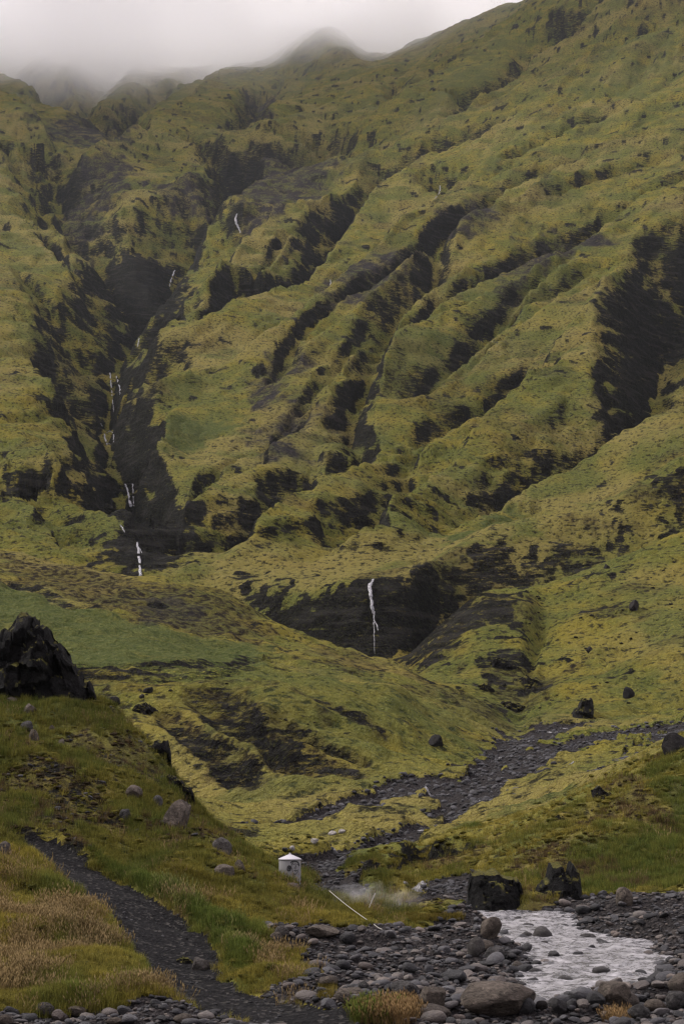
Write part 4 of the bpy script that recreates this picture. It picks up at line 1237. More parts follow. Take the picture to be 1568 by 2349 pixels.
BAR = [
    ((1058, 2264, 1226, 2326), 't', 0, 'huge flat-topped tan boulder beside the pool'),
    ((1184, 2294, 1226, 2326), 'w', 1, 'dark round boulder leaning on the huge flat-topped one'),
    ((962, 2272, 1021, 2316), 't', 0, 'pointed tan boulder left of the huge flat-topped one'),
    ((950, 2311, 1032, 2346), 'g', 1, 'low dark boulder with pale top at the bottom beside the reddish grass'),
    ((1072, 2157, 1111, 2196), 'g', 0, 'steep-faced grey boulder on the gravel bar'),
    ((1112, 2180, 1158, 2214), 'g', 1, 'round grey boulder right of the steep-faced one'),
    ((1102, 2112, 1150, 2156), 't', 0, 'brown upright rock at the top of the gravel bar by the water'),
    ((1090, 2160, 1132, 2180), 't', 0, 'tan slab under the brown upright rock'),
    ((700, 2127, 776, 2150), 't', 0, 'flat brown-grey boulder at the upper left of the gravel bar'),
    ((630, 2128, 663, 2153), 'g', 1, 'blue-grey boulder left of the flat brown one'),
    ((620, 2142, 648, 2163), 't', 1, 'tan round boulder in front of the blue-grey one'),
    ((779, 2142, 815, 2164), 'w', 1, 'dark round boulder right of the flat brown one'),
    ((770, 2271, 834, 2301), 't', 0, 'brown-grey boulder left above the reddish grass tuft'),
    ((898, 2257, 958, 2291), 'g', 1, 'long leaning grey boulder right above the reddish grass tuft'),
    ((733, 2242, 774, 2261), 't', 0, 'flat tan boulder left of the reddish grass tuft'),
    ((820, 2255, 848, 2275), 'g', 0, 'square grey boulder between the two long ones above the tuft'),
    ((1172, 2210, 1206, 2236), 'g', 1, 'grey boulder on the bar edge below the round one'),
    ((80, 2306, 124, 2334), 'g', 1, 'largest grey boulder in the stones at the bottom left'),
    ((156, 2312, 199, 2330), 't', 0, 'flat pale boulder right of the bottom left grey one'),
    ((241, 2336, 285, 2350), 't', 0, 'pale slab low in the bottom left stones'),
    ((398, 2329, 442, 2348), 't', 1, 'pale smooth stone where the path leaves the picture'),
    ((-6, 2332, 30, 2352), 't', 1, 'tan stone in the bottom left corner'),
    ((1372, 2262, 1446, 2312), 't', 0, 'tall brown-topped boulder at the near edge of the pool'),
    ((1410, 2284, 1466, 2320), 'g', 1, 'grey domed boulder overlapping the tall brown-topped one'),
    ((1345, 2280, 1386, 2306), 'w', 0, 'wedge of dark rock left of the tall brown-topped boulder'),
    ((1528, 2282, 1578, 2318), 'g', 1, 'pale grey domed boulder at the right picture edge'),
    ((1532, 2240, 1590, 2286), 't', 0, 'large tilted boulder above the domed one at the right edge'),
    ((1478, 2298, 1526, 2322), 't', 1, 'smooth tan oval boulder in the right-hand pile'),
    ((1258, 2295, 1300, 2326), 'w', 0, 'dark angular boulder at the bottom end of the pool'),
    ((1298, 2296, 1330, 2318), 'w', 1, 'dark domed boulder right of the angular one at the pool end'),
    ((1228, 2300, 1254, 2318), 'd', 1, 'small dark boulder between the huge one and the pool end'),
    ((1440, 2310, 1490, 2338), 'g', 1, 'low grey boulder in front of the smooth tan oval'),
]
for i, (bx_, st, rd, lab) in enumerate(BAR):
    place_rock('boulder', bx_, st, 120 + i * 3, 22, 62, lab, 'boulder', None, .18, 4, .75, bool(rd))

IN_WATER = [
    (1222, 2132, 1266, 2161, 'largest dark rock standing in the pool'), (1235, 2161, 1258, 2173, 'dark rock just below the largest one in the pool'),
    (1193, 2141, 1223, 2156, 'dark rock left of the largest one in the pool'), (1313, 2186, 1338, 2198, 'dark rock in mid pool with brown top'),
    (1358, 2221, 1398, 2235, 'broad low rock right of centre in the lower pool'), (1457, 2228, 1484, 2241, 'dark rock near the right shore of the lower pool'),
    (1275, 2241, 1313, 2253, 'long grey-topped rock in the lower pool'), (1208, 2246, 1238, 2257, 'dark rock left of the long grey-topped one'),
    (1213, 2224, 1243, 2236, 'dark rock off the bar upstream of the long grey-topped one'), (1185, 2253, 1206, 2266, 'small dark rock above the huge boulder in the water'),
    (1198, 2121, 1223, 2133, 'dark rock in the upper pool by the brown upright rock'), (1176, 2106, 1196, 2120, 'dark rock near the head of the pool'),
    (1183, 2096, 1206, 2105, 'dark rock at the very head of the pool'), (1274, 2126, 1291, 2133, 'flat dark rock in the upper pool right'),
    (1363, 2161, 1402, 2172, 'long flat rock near the right shore of the upper pool'), (1347, 2171, 1366, 2183, 'small dark rock below the long flat one'),
    (1330, 2145, 1366, 2158, 'pale rock near the right shore of the upper pool'), (1283, 2209, 1300, 2215, 'tiny dark rock in mid pool'),
    (1240, 2236, 1262, 2244, 'small flat rock left of the long grey-topped one'), (1256, 2186, 1284, 2203, 'rock at the tip of the gravel bar'),
    (1414, 2170, 1438, 2177, 'flat dark sliver of rock in the right of the pool'),
]
for i, (a, b, c_, d_, lab) in enumerate(IN_WATER):
    place_rock('pool_rock', (a, b, c_, d_), 'w' if 'pale' not in lab else 'g', 300 + i * 5, 22, 62, lab, 'rock', None, .3, 3, .8, i % 2 == 0, z=-.02)

# ------------------------------------------------------------------ the pool and the white water
def water_material():
    m, t = mat('milky_water')
    p = t.pos()
    st = t.scale_vec(p, (.8, 1.0, 1.0))
    a = t.noise(st, 2.6, 6, .68, .9)
    b = t.noise(t.scale_vec(p, (.9, 1.0, 1)), 10.0, 4, .7, .5)
    f = t.math('ADD', t.math('MULTIPLY', a, .65), t.math('MULTIPLY', b, .40))
    c = t.mix(t.ramp(f, .43, .60), (.050, .050, .053), (.21, .205, .21))
    c = t.mix(t.ramp(f, .57, .68), c, (.33, .32, .33))
    h = t.math('ADD', a, t.math('MULTIPLY', b, .5))
    t.bsdf(c, t.ramp(f, .4, .62, .10, .45), .5, t.bump(h, .55, .12), IOR=1.33)
    return m


def white_water_material(name, lo, hi, s):
    m, t = mat(name)
    p = t.pos()
    a = t.noise(t.scale_vec(p, (2.4, 2.4, .35)), s, 4, .7)
    t.bsdf(t.mix(t.ramp(a, .35, .65), lo, hi), .45, .4, t.bump(a, .6, .2), Alpha=t.ramp(a, .30, .56, .42, .92))
    return m


M_WATER = water_material()
M_FALL = white_water_material('falling_water', (.10, .104, .11), (.36, .36, .37), 1.2)
M_RAPID = white_water_material('broken_water', (.06, .06, .062), (.30, .295, .30), 3.0)

gx = np.arange(RIVER[:, 0].min() - 1.0, RIVER[:, 0].max() + 1.0, .07)
gy = np.arange(RIVER[:, 1].min() - 1.0, RIVER[:, 1].max() + 1.0, .11)
WX, WY = np.meshgrid(gx, gy)
wsd = in_poly(WX, WY, RIVER)
WZ = .02 + .045 * noise(WX / .8, WY / 1.3, 300) + .035 * noise(WX / .32, WY / .55, 301) + .018 * noise(WX / .14, WY / .25, 302) + .004 * (WY - WY.min())
nx_ = len(gx)
ii, jj = np.meshgrid(np.arange(len(gy) - 1), np.arange(nx_ - 1), indexing='ij')
v0 = ii * nx_ + jj
FW = np.stack([v0, v0 + 1, v0 + nx_ + 1, v0 + nx_], -1)[wsd[:-1, :-1] < .7]
us, inv = np.unique(FW.ravel(), return_inverse=True)
me = mesh_np('water', np.stack([WX, WY, WZ], -1).reshape(-1, 3)[us], inv.reshape(-1, 4))
wo = new_obj('water', me, None, [M_WATER])
wo['kind'] = 'structure'


def ribbon(name, pts, widths, seed, off, parent=None, mt=None, d_rng=(300, 2500)):
    """A falling sheet of water with a lens-shaped section, hung just off the rock."""
    n = 6 * (len(pts) - 1) + 1
    tt = np.linspace(0, len(pts) - 1, n)
    P_ = np.array(pts, float)
    sx_, sy_ = np.interp(tt, range(len(pts)), P_[:, 0]), np.interp(tt, range(len(pts)), P_[:, 1])
    sw = np.interp(tt, np.linspace(0, len(pts) - 1, len(widths)), widths)
    r = np.random.default_rng(seed)
    sx_ = sx_ + r.normal(size=n) * .5
    dd = np.array([hit(a, b, *d_rng)[1] for a, b in zip(sx_, sy_)]) - off
    dd = np.minimum.accumulate(dd)                       # the foot is never behind the lip
    dd = np.convolve(np.pad(dd, 2, 'edge'), np.ones(5) / 5, 'valid') - off * .3
    V, F = [], []
    for i in range(n):
        u, e = sight(sx_[i], sy_[i])
        w = sw[i] * K * dd[i] * r.uniform(.75, 1.2)
        for k in range(6):
            a = k / 6 * 2 * math.pi
            V.append((u * dd[i] + .5 * w * math.cos(a), dd[i] - .22 * w * math.sin(a), CAMZ + e * dd[i] + .05 * w * math.sin(a)))
    for i in range(n - 1):
        for k in range(6):
            k2 = (k + 1) % 6
            F.append((i * 6 + k, i * 6 + k2, (i + 1) * 6 + k2, (i + 1) * 6 + k))
    me_ = mesh_np(name, V, F)
    bm = bmesh.new()
    bm.from_mesh(me_)
    bmesh.ops.holes_fill(bm, edges=[e_ for e_ in bm.edges if e_.is_boundary], sides=8)
    bmesh.ops.recalc_face_normals(bm, faces=bm.faces)
    bm.to_mesh(me_)
    bm.free()
    return new_obj(name, me_, parent, [mt or M_FALL])


def waterfall(strands, label, off=1.0, d_rng=(385, 2500)):
    root = bpy.data.objects.new('waterfall', None)
    COL.objects.link(root)
    h = hit(strands[0][0][-1][0], strands[0][0][-1][1], *d_rng)
    root.location = h
    tag(root, label, 'waterfall', None)
    for i, (pts, w) in enumerate(strands):
        o = ribbon('strand', pts, w, len(bpy.data.objects), off, None, None, d_rng)
        o.parent = root
        o.matrix_parent_inverse = Matrix.Translation(-Vector(h))


waterfall([([(855, 1328), (848, 1345), (850, 1372), (854, 1395), (857, 1412)], [4, 9, 7, 8, 4]), ([(846, 1338), (844, 1348), (851, 1368)], [3, 3, 4]), ([(857, 1412), (857, 1440), (858, 1470), (859, 1500)], [2.5, 1.6, 1.2, 1.2]), ([(858, 1422), (864, 1436), (867, 1446)], [1.5, 3, 2])], 'tall white waterfall in the dark gorge at the centre', .8, (340, 420))
waterfall([([(314, 1243), (317, 1262), (320, 1285), (321, 1305), (322, 1322)], [4, 6, 5, 6, 8]), ([(321, 1258), (326, 1272)], [2, 2])], 'lowest waterfall of the left ravine, dropping behind the brown heath')
waterfall([([(276, 1204), (281, 1211), (286, 1222)], [2, 3.5, 2])], 'short slanting white cascade just above the lowest left fall')
waterfall([([(287, 1110), (292, 1122), (297, 1142), (300, 1163)], [3, 4.5, 5.5, 8]), ([(304, 1110), (305, 1125), (306, 1148), (308, 1161)], [3, 2, 1.5, 3]), ([(288, 1110), (303, 1110)], [1.5, 1.5])], 'paired waterfall strands in the middle of the left ravine')
waterfall([([(240, 995), (240, 1003), (243, 1012), (246, 1021)], [3, 3.5, 4, 3]), ([(244, 993), (252, 988), (260, 993), (261, 1004), (260, 1014)], [2, 2, 2.5, 2.5, 2]), ([(231, 971), (234, 978)], [3, 3]), ([(247, 1016), (254, 1019)], [2, 2])], 'waterfall splitting round a rock in the left ravine')
waterfall([([(253, 855), (254, 872), (256, 895), (258, 920), (261, 945)], [3, 2.6, 2.2, 1.8, 1.5]), ([(267, 862), (271, 878), (276, 893), (275, 905)], [2, 3.5, 4, 2])], 'long thin pair of falls high in the left ravine')
waterfall([([(319, 775), (317, 786), (316, 795)], [2, 2.6, 2])], 'tiny fall between the long thin pair and the dark bowl')
waterfall([([(401, 619), (396, 632), (391, 646), (389, 657)], [3, 3.5, 3, 2])], 'slanting waterfall entering the dark bowl at upper left')
waterfall([([(543, 490), (540, 502), (543, 515), (547, 524)], [3, 5.5, 4.5, 3]), ([(545, 514), (549, 527), (551, 534)], [2, 2.5, 2])], 'waterfall under the grey scree at the top of the left ravine', 1.2)
waterfall([([(1009, 425), (1009, 436), (1004, 447), (997, 455)], [1.6, 2.4, 2, 1.6])], 'faint thin fall in the upper middle ravine')
waterfall([([(758, 641), (758, 650), (757, 656)], [1.4, 1.8, 1.4])], 'faint drip of water where the middle ravine narrows')

RAPIDS = [
    (925, 2023, 935, 2030, 58, 95, 'white water chute left of the two below the cut bank'), (946, 2031, 980, 2039, 58, 95, 'long white riffle below the cut bank'),
    (1255, 1673, 1277, 1687, 150, 260, 'white riffle highest in the upper stream'), (1208, 1693, 1225, 1707, 150, 260, 'second white riffle down the upper stream'),
    (1144, 1728, 1160, 1750, 130, 260, 'white riffle where the upper stream forks'), (1303, 1748, 1316, 1757, 120, 260, 'small white riffle in the right arm of the stream'),
    (972, 1806, 990, 1815, 100, 200, 'white riffle at the top of the left arm'), (958, 1903, 980, 1909, 80, 160, 'pale strip of water beside the grass islet'),
    (760, 1954, 784, 1966, 70, 120, 'white riffle right of the tank'), (1098, 1832, 1112, 1840, 90, 200, 'small white riffle at the right end of the grass islet'),
    (1285, 1668, 1300, 1673, 150, 260, 'thin glint of water at the top of the upper stream'),
]
for i, (a, b, c_, d_, d0, d1, lab) in enumerate(RAPIDS):
    h = hit((a + c_) / 2, (b + d_) / 2 + 1, d0, d1)
    W, H = spread(a, c_, h[1]), spread(b, d_, h[1])
    r = np.random.default_rng(i + 900)
    V, F = [], []
    nb, na = 9, 14
    for p in range(na):
        s_ = p / (na - 1)
        cx_ = h[0] + (s_ - .5) * W * (1 if i % 2 else -1)
        wd = W * .18 * math.sin(math.pi * (.08 + .84 * s_)) + .04
        for q in range(nb):
            f_ = q / (nb - 1) - .5
            x_ = cx_ + r.normal() * W * .03
            y_ = h[1] + (s_ - .5) * H * 1.4 + f_ * wd * 3.5 + r.normal() * .03
            V.append((x_, y_, float(z_at(x_, y_)) + .03 + min(.10 * H, .10) * (1 - (2 * f_) ** 2) * r.uniform(.4, 1.0)))
    for p in range(na - 1):
        for q in range(nb - 1):
            k = p * nb + q
            F.append((k, k + 1, k + nb + 1, k + nb))
    me = mesh_np('rapid', V, F)
    o = new_obj('rapid', me, None, [M_RAPID])
    so = o.modifiers.new('thickness', 'SOLIDIFY')
    so.thickness = .03
    tag(o, lab, 'rapid', None)


# ------------------------------------------------------------------ concrete tank with a conical lid
def flatmat(name, col, rough=.7, metal=0.0, n_amt=.35, sc=6.0, spec=.3):
    m, t = mat(name)
    tc = t.n('TexCoord').outputs['Object']
    a = t.noise(tc, sc, 5, .65)
    b = t.noise(t.scale_vec(tc, (1, 1, .25)), sc * 2.5, 4, .7)
    c = t.mix(t.ramp(a, .35, .7, 0, n_amt), col, tuple(x * .55 for x in col))
    c = t.mix(t.ramp(b, .55, .75, 0, n_amt), c, tuple(x * .4 for x in col))
    t.bsdf(c, rough, spec, t.bump(a, .3, .02), Metallic=metal)
    return m


M_CONC = flatmat('weathered_concrete', (.15, .148, .148), .9)
M_WHITE = flatmat('white_paint', (.26, .255, .255), .8, 0, .4, 9)
M_BLACK = flatmat('black_paint', (.012, .012, .013), .7)
M_LID = flatmat('galvanised_lid', (.33, .32, .34), .5, 0, .15)
M_POLE = flatmat('white_plastic', (.25, .24, .21), .5, 0, .1)

th = hit(672, 2027, 48, 80)
td = th[1] + .42
tx = sight(664.5, 1990)[0] * td
R_T = 24.5 * K * td
tz0 = float(z_at(tx, td)) - .35
tz1 = CAMZ + sight(664, 1973)[1] * td
tank = bpy.data.objects.new('water_tank', None)
COL.objects.link(tank)
tank.location = (tx, td, tz0)
tag(tank, 'round concrete water tank with a pale conical lid and painted side', 'tank')
HT = tz1 - tz0


def lathe(name, prof, mt, parent, seg=48, noise_amt=0.0):
    V = [(r_ * math.cos(2 * math.pi * k / seg), r_ * math.sin(2 * math.pi * k / seg), z_) for r_, z_ in prof for k in range(seg)]
    F = [(i * seg + k, i * seg + (k + 1) % seg, (i + 1) * seg + (k + 1) % seg, (i + 1) * seg + k) for i in range(len(prof) - 1) for k in range(seg)]
    return new_obj(name, mesh_np(name, V, F), parent, [mt])


lathe('shell', [(.0, -.1), (R_T * .99, -.1), (R_T * .99, 0), (R_T, HT * .5), (R_T, HT - .02), (R_T * .97, HT), (0.001, HT)], M_CONC, tank)
HL = 12 * K * td
lid = lathe('lid', [(R_T * .98, HT + .002), (R_T * 1.05, HT + .004), (R_T * 1.055, HT + .035), (R_T * 1.0, HT + .05), (R_T * .12, HT + HL), (.001, HT + HL + .01)], M_LID, tank)
lathe('vent_knob', [(.03, HT + HL - .01), (.035, HT + HL + .03), (.02, HT + HL + .05), (.001, HT + HL + .052)], M_LID, lid, 16)


def on_tank(name, strokes, mt, lift):
    """Paint on the round side: strokes are (list of (across -1..1, down 0..1), width)."""
    V, F = [], []
    for pts, w in strokes:
        q = np.array(pts, float)
        n = 8 * (len(q) - 1) + 1
        ts = np.linspace(0, len(q) - 1, n)
        a = pchip(np.arange(len(q)), q[:, 0], ts)
        b = pchip(np.arange(len(q)), q[:, 1], ts)
        ta, tb = np.gradient(a), np.gradient(b)
        L_ = np.hypot(ta, tb) + 1e-9
        na_, nb_ = -tb / L_, ta / L_
        s0 = len(V)
        for i in range(n):
            for sg in (-1, 1):
                aa = np.clip(a[i] + sg * w * na_[i], -.985, .985)
                bb = b[i] + sg * w * nb_[i] * .5
                ang = math.asin(aa)
                V.append(((R_T + lift) * math.sin(ang), -(R_T + lift) * math.cos(ang), HT - bb * HT))
        for i in range(n - 1):
            F.append((s0 + 2 * i, s0 + 2 * i + 1, s0 + 2 * i + 3, s0 + 2 * i + 2))
    return new_obj(name, mesh_np(name, V, F), tank, [mt])


on_tank('white_paint_panel', [([(.70, .02), (.68, .5), (.66, 1.0)], .30)], M_WHITE, .003)
on_tank('painted_face_outline', [
    ([(.10, .10), (.22, .05), (.45, .035), (.68, .06), (.82, .14), (.86, .22)], .05),
    ([(.36, .08), (.20, .15), (.16, .24), (.22, .32)], .035),
    ([(.50, .10), (.56, .18), (.50, .27), (.40, .30)], .022), ([(.30, .17), (.38, .155), (.46, .17)], .022), ([(.64, .17), (.72, .155), (.79, .18)], .022),
    ([(.56, .18), (.60, .27), (.54, .31)], .014), ([(.40, .37), (.54, .355), (.68, .375), (.54, .395), (.40, .37)], .02),
    ([(.24, .33), (.34, .44), (.50, .50), (.70, .44), (.80, .32)], .02), ([(.30, .46), (.42, .53), (.60, .52)], .016),
    ([(-.16, .24), (-.02, .20), (.10, .26), (.08, .35), (-.06, .38), (-.18, .33), (-.16, .24)], .045), ([(-.05, .24), (-.02, .29), (-.04, .34)], .07),
], M_BLACK, .006)


# ------------------------------------------------------------------ leaning stake and fallen pole
def rod(name, A, B, r0, r1, mt, label, bend=0.0):
    A, B = np.array(A), np.array(B)
    ax = (B - A) / np.linalg.norm(B - A)
    e1 = np.cross(ax, (0, 1, 0.2))
    e1 /= np.linalg.norm(e1)
    e2 = np.cross(ax, e1)
    V, F = [], []
    n = 12
    for i in range(n + 1):
        s_ = i / n
        c_ = A + (B - A) * s_ + np.array((0, 0, -bend)) * math.sin(math.pi * s_)
        r_ = r0 + (r1 - r0) * s_
        for k in range(8):
            an = k / 8 * 2 * math.pi
            V.append(c_ + r_ * (math.cos(an) * e1 + math.sin(an) * e2))
    for i in range(n):
        for k in range(8):
            F.append((i * 8 + k, i * 8 + (k + 1) % 8, (i + 1) * 8 + (k + 1) % 8, (i + 1) * 8 + k))
    F.append((0, 3, 2, 1))
    me_ = mesh_np(name, V, F)
    bm = bmesh.new()
    bm.from_mesh(me_)
    bmesh.ops.holes_fill(bm, edges=[e_ for e_ in bm.edges if e_.is_boundary], sides=8)
    bmesh.ops.recalc_face_normals(bm, faces=bm.faces)
    bm.to_mesh(me_)
    bm.free()
    return tag(new_obj(name, me_, None, [mt]), label, 'pole')


b0 = hit(840, 2093, 44, 70)
q_ = sight(860, 2050)
rod('stake', b0 - np.array([0, 0, .1]), (q_[0] * (b0[1] + .1), b0[1] + .1, CAMZ + q_[1] * (b0[1] + .1)), .022, .016, M_POLE, 'thin white stake leaning right beside the steam', -.02)
b1, b2 = hit(755, 2067, 44, 75), hit(841, 2127, 40, 70)
rod('fallen_pole', b1 + np.array([0, -.3, .34]), b2 + np.array([0, -.3, .22]), .011, .010, M_POLE, 'long white pole lying down the grassy slope above the gravel', .03)
b1, b2 = hit(857, 2133, 40, 70), hit(876, 2140, 40, 70)
rod('pole_end', b1 + np.array([0, -.2, .16]), b2 + np.array([0, -.2, .10]), .012, .012, M_POLE, 'short white pole end on the gravel past the long pole', .02)

# ------------------------------------------------------------------ scatter: cobbles, stones, grass
SRC = bpy.data.collections.new('scatter_sources')


def mask_at(M_, x, y):
    j = np.clip(np.rint(np.interp(x / y, U, np.arange(NU))).astype(int), 0, NU - 1)
    i = np.clip(np.rint(np.interp(y, D, np.arange(ND))).astype(int), 0, ND - 1)
    return M_[i, j]


def scatter(name, pts, scl, rot, idx, tint, sources, label, cat, parent=None):
    me_ = bpy.data.meshes.new(name)
    pts = np.asarray(pts, np.float32)
    me_.vertices.add(len(pts))
    me_.vertices.foreach_set('co', pts.ravel())
    for an, arr, ty, key in (('scl', scl, 'FLOAT_VECTOR', 'vector'), ('rot', rot, 'FLOAT_VECTOR', 'vector'), ('idx', idx, 'INT', 'value'), ('tint', tint, 'FLOAT_COLOR', 'color')):
        a_ = me_.attributes.new(an, ty, 'POINT')
        a_.data.foreach_set(key, np.asarray(arr, np.int32 if ty == 'INT' else np.float32).ravel())
    o = new_obj(name, me_, parent)
    col = bpy.data.collections.new(name + '_sources')
    for s_ in sources:
        col.objects.link(s_)
    ng = bpy.data.node_groups.new(name, 'GeometryNodeTree')
    ng.interface.new_socket('Geometry', in_out='INPUT', socket_type='NodeSocketGeometry')
    ng.interface.new_socket('Geometry', in_out='OUTPUT', socket_type='NodeSocketGeometry')
    N, L = ng.nodes, ng.links
    gi, go = N.new('NodeGroupInput'), N.new('NodeGroupOutput')
    ci = N.new('GeometryNodeCollectionInfo')
    ci.inputs['Collection'].default_value = col
    ci.inputs['Separate Children'].default_value = True
    ci.inputs['Reset Children'].default_value = True
    ip = N.new('GeometryNodeInstanceOnPoints')
    ip.inputs['Pick Instance'].default_value = True

    def na(n_, ty):
        q = N.new('GeometryNodeInputNamedAttribute')
        q.data_type = ty
        q.inputs['Name'].default_value = n_
        return q.outputs['Attribute']
    eu = N.new('FunctionNodeEulerToRotation')
    L.new(na('rot', 'FLOAT_VECTOR'), eu.inputs[0])
    L.new(eu.outputs[0], ip.inputs['Rotation'])
    L.new(na('scl', 'FLOAT_VECTOR'), ip.inputs['Scale'])
    L.new(na('idx', 'INT'), ip.inputs['Instance Index'])
    L.new(gi.outputs[0], ip.inputs['Points'])
    L.new(ci.outputs[0], ip.inputs['Instance'])
    L.new(ip.outputs[0], go.inputs[0])
    md = o.modifiers.new('scatter', 'NODES')
    md.node_group = ng
    o['kind'] = 'stuff'
    o['label'] = label
    o['category'] = cat
    return o


def cobble_material(name='cobble_stone', dim=1.0):
    m, t = mat(name)
    tc = t.n('TexCoord').outputs['Object']
    rnd = t.n('ObjectInfo').outputs['Random']
    a = t.noise(tc, 2.2, 4, .65)
    b = t.noise(tc, 9.0, 3, .7)
    cr = t.n('ValToRGB')
    el = cr.color_ramp.elements
    el[0].position, el[0].color = 0.0, (.010, .010, .0105, 1)
    el[1].position, el[1].color = 1.0, (.125, .102, .086, 1)
    for p_, c_ in ((.25, (.017, .017, .018)), (.45, (.034, .034, .037)), (.64, (.064, .063, .066)), (.78, (.060, .048, .041)), (.90, (.098, .086, .077))):
        e_ = el.new(p_)
        e_.color = c_ + (1,)
    t.put(cr.inputs['Fac'], t.math('MULTIPLY', rnd, dim))
    c = t.mix(t.ramp(a, .35, .7, 0, .55), cr.outputs['Color'], (.022, .021, .021))
    c = t.mix(t.ramp(b, .55, .75, 0, .25), c, (.16, .145, .135))
    t.bsdf(c, .75, .2, t.bump(t.math('ADD', a, b), .6, .06))
    return m


M_COB = cobble_material()
cob_me = [rock_mesh('cobble_shape_%d' % k, 700 + k, 3 if k < 4 else 2, 6, .24, .3 if k % 2 else .9, .03) for k in range(9)]
for q in cob_me:
    q.materials.append(M_COB)
cob_src = []
for k, q in enumerate(cob_me):
    cob_src.append(bpy.data.objects.new('cobble_source_%d' % k, q))

M_COB_DARK = cobble_material('dark_stream_stone', .62)
dark_src = []
for k in range(6):
    q = rock_mesh('dark_stone_shape_%d' % k, 740 + k, 2, 6, .24, .9 if k % 2 else .3, .03)
    q.materials.append(M_COB_DARK)
    dark_src.append(bpy.data.objects.new('dark_stone_source_%d' % k, q))

# darts on the gravel apron: big first, small ones fill the gaps
rg = np.random.default_rng(21)
cells = {}
CELL = .5
placed = []
big_spots = [(o.location.x, o.location.y, max(o.scale[0], o.scale[1]) * .5) for o in bpy.data.objects if o.name.startswith(('boulder', 'pool_rock', 'river_crag')) and o.type == 'MESH' and o.location.y > 1]


def try_put(x, y, r_):
    ci_, cj_ = int(x // CELL), int(y // CELL)
    for a in (-1, 0, 1):
        for b in (-1, 0, 1):
            for (qx, qy, qr) in cells.get((ci_ + a, cj_ + b), ()):
                if (qx - x) ** 2 + (qy - y) ** 2 < (.72 * (qr + r_)) ** 2:
                    return False
    cells.setdefault((ci_, cj_), []).append((x, y, r_))
    return True


for (bx_, by_, br_) in big_spots:
    for _ in range(1):
        cells.setdefault((int(bx_ // CELL), int(by_ // CELL)), []).append((bx_, by_, min(br_, .5)))
for n_try, r_lo, r_hi in ((2400, .10, .19), (9000, .055, .10), (42000, .028, .055)):
    yy = 24 * (62 / 24) ** rg.random(n_try) + 0
    xx = yy * rg.uniform(-.25, .27, n_try)
    gr = mask_at(GRAVEL, xx, yy)
    rv = mask_at(RIV, xx, yy)
    rr = r_lo + (r_hi - r_lo) * rg.random(n_try) ** 1.7
    rr = rr * np.where((rv > 0) & (rv < 1.4), 1.25, 1.0) * np.where((xx < yy * -.03) & (yy < 34), .8, 1.0)
    # fine gravel, not cobbles, in the middle of the bar and on the far bank
    thin = np.where((noise(xx / 3.1, yy / 3.1, 333) > .15) & (r_lo > .1), .35, 1.0)
    ok = (gr > .5) & ((rv > -.12) | ((rv > -.55) & (rg.random(n_try) < .18)) | (rg.random(n_try) < .03)) & (rg.random(n_try) < thin)
    for x, y, r_, k_ in zip(xx, yy, rr, ok):
        if k_ and try_put(x, y, r_):
            placed.append((x, y, r_))
placed = np.array(placed)
zz_ = np.maximum(z_at(placed[:, 0], placed[:, 1]), -.05)
n = len(placed)
c_scl = np.stack([placed[:, 2] * 2 * rg.uniform(.85, 1.35, n), placed[:, 2] * 2 * rg.uniform(.8, 1.15, n), placed[:, 2] * 2 * rg.uniform(.35, .75, n)], -1)
c_rot = np.stack([rg.normal(0, .18, n), rg.normal(0, .18, n), rg.uniform(0, 6.28, n)], -1)
c_idx = rg.integers(0, 9, n)
c_pts = np.stack([placed[:, 0], placed[:, 1], zz_ + c_scl[:, 2] * .28], -1)
spx, spy = to_sheet(c_pts[:, 0], c_pts[:, 1], c_pts[:, 2])
size_on = c_scl[:, 0] / c_pts[:, 1] * ((spx > 5) & (spx < 1563) & (spy < 2340))
order = np.argsort(-size_on)
single, rest = order[:290], order[290:]
for i in single:
    o = bpy.data.objects.new('cobble', cob_me[c_idx[i]])
    o.location = c_pts[i]
    o.scale = c_scl[i]
    o.rotation_euler = c_rot[i]
    COL.objects.link(o)
    px_, py_ = spx[i], spy[i]
    if px_ < 560:
        tag(o, 'grey stone in the strip of rubble along the bottom left', 'cobble', 'stones in the bottom left rubble')
    elif px_ > 1250 and py_ < 2225 or px_ > 1470:
        tag(o, *(('dark cobble on the far bank right of the pool head', 'cobble', 'cobbles on the far right bank') if py_ < 2150 else ('dark cobble on the bank beside the lower right of the pool', 'cobble', 'cobbles on the near right bank')))
    elif py_ > 2262 and px_ > 1020:
        tag(o, *(('cobble among the stones right of the huge flat-topped boulder', 'cobble', 'cobbles right of the huge boulder') if px_ < 1340 else ('cobble in the near right pile of stones below the pool', 'cobble', 'cobbles in the near right pile')))
    elif px_ > 1090:
        tag(o, 'cobble on the gravel bar along the left edge of the water', 'cobble', 'cobbles at the water edge')
    elif py_ > 2235:
        tag(o, 'cobble in the bouldery ground around the reddish grass clump', 'cobble', 'cobbles around the grass clump')
    elif px_ < 760:
        tag(o, 'cobble at the left end of the gravel bar under the grassy slope', 'cobble', 'cobbles at the foot of the slope')
    else:
        tag(o, 'cobble in the middle of the grey gravel bar', 'cobble', 'cobbles on the gravel bar')
ones = np.ones((len(rest), 4))
scatter('river_cobbles', c_pts[rest], c_scl[rest], c_rot[rest], c_idx[rest], ones, cob_src, 'small grey cobbles and pebbles covering the river banks', 'cobbles')

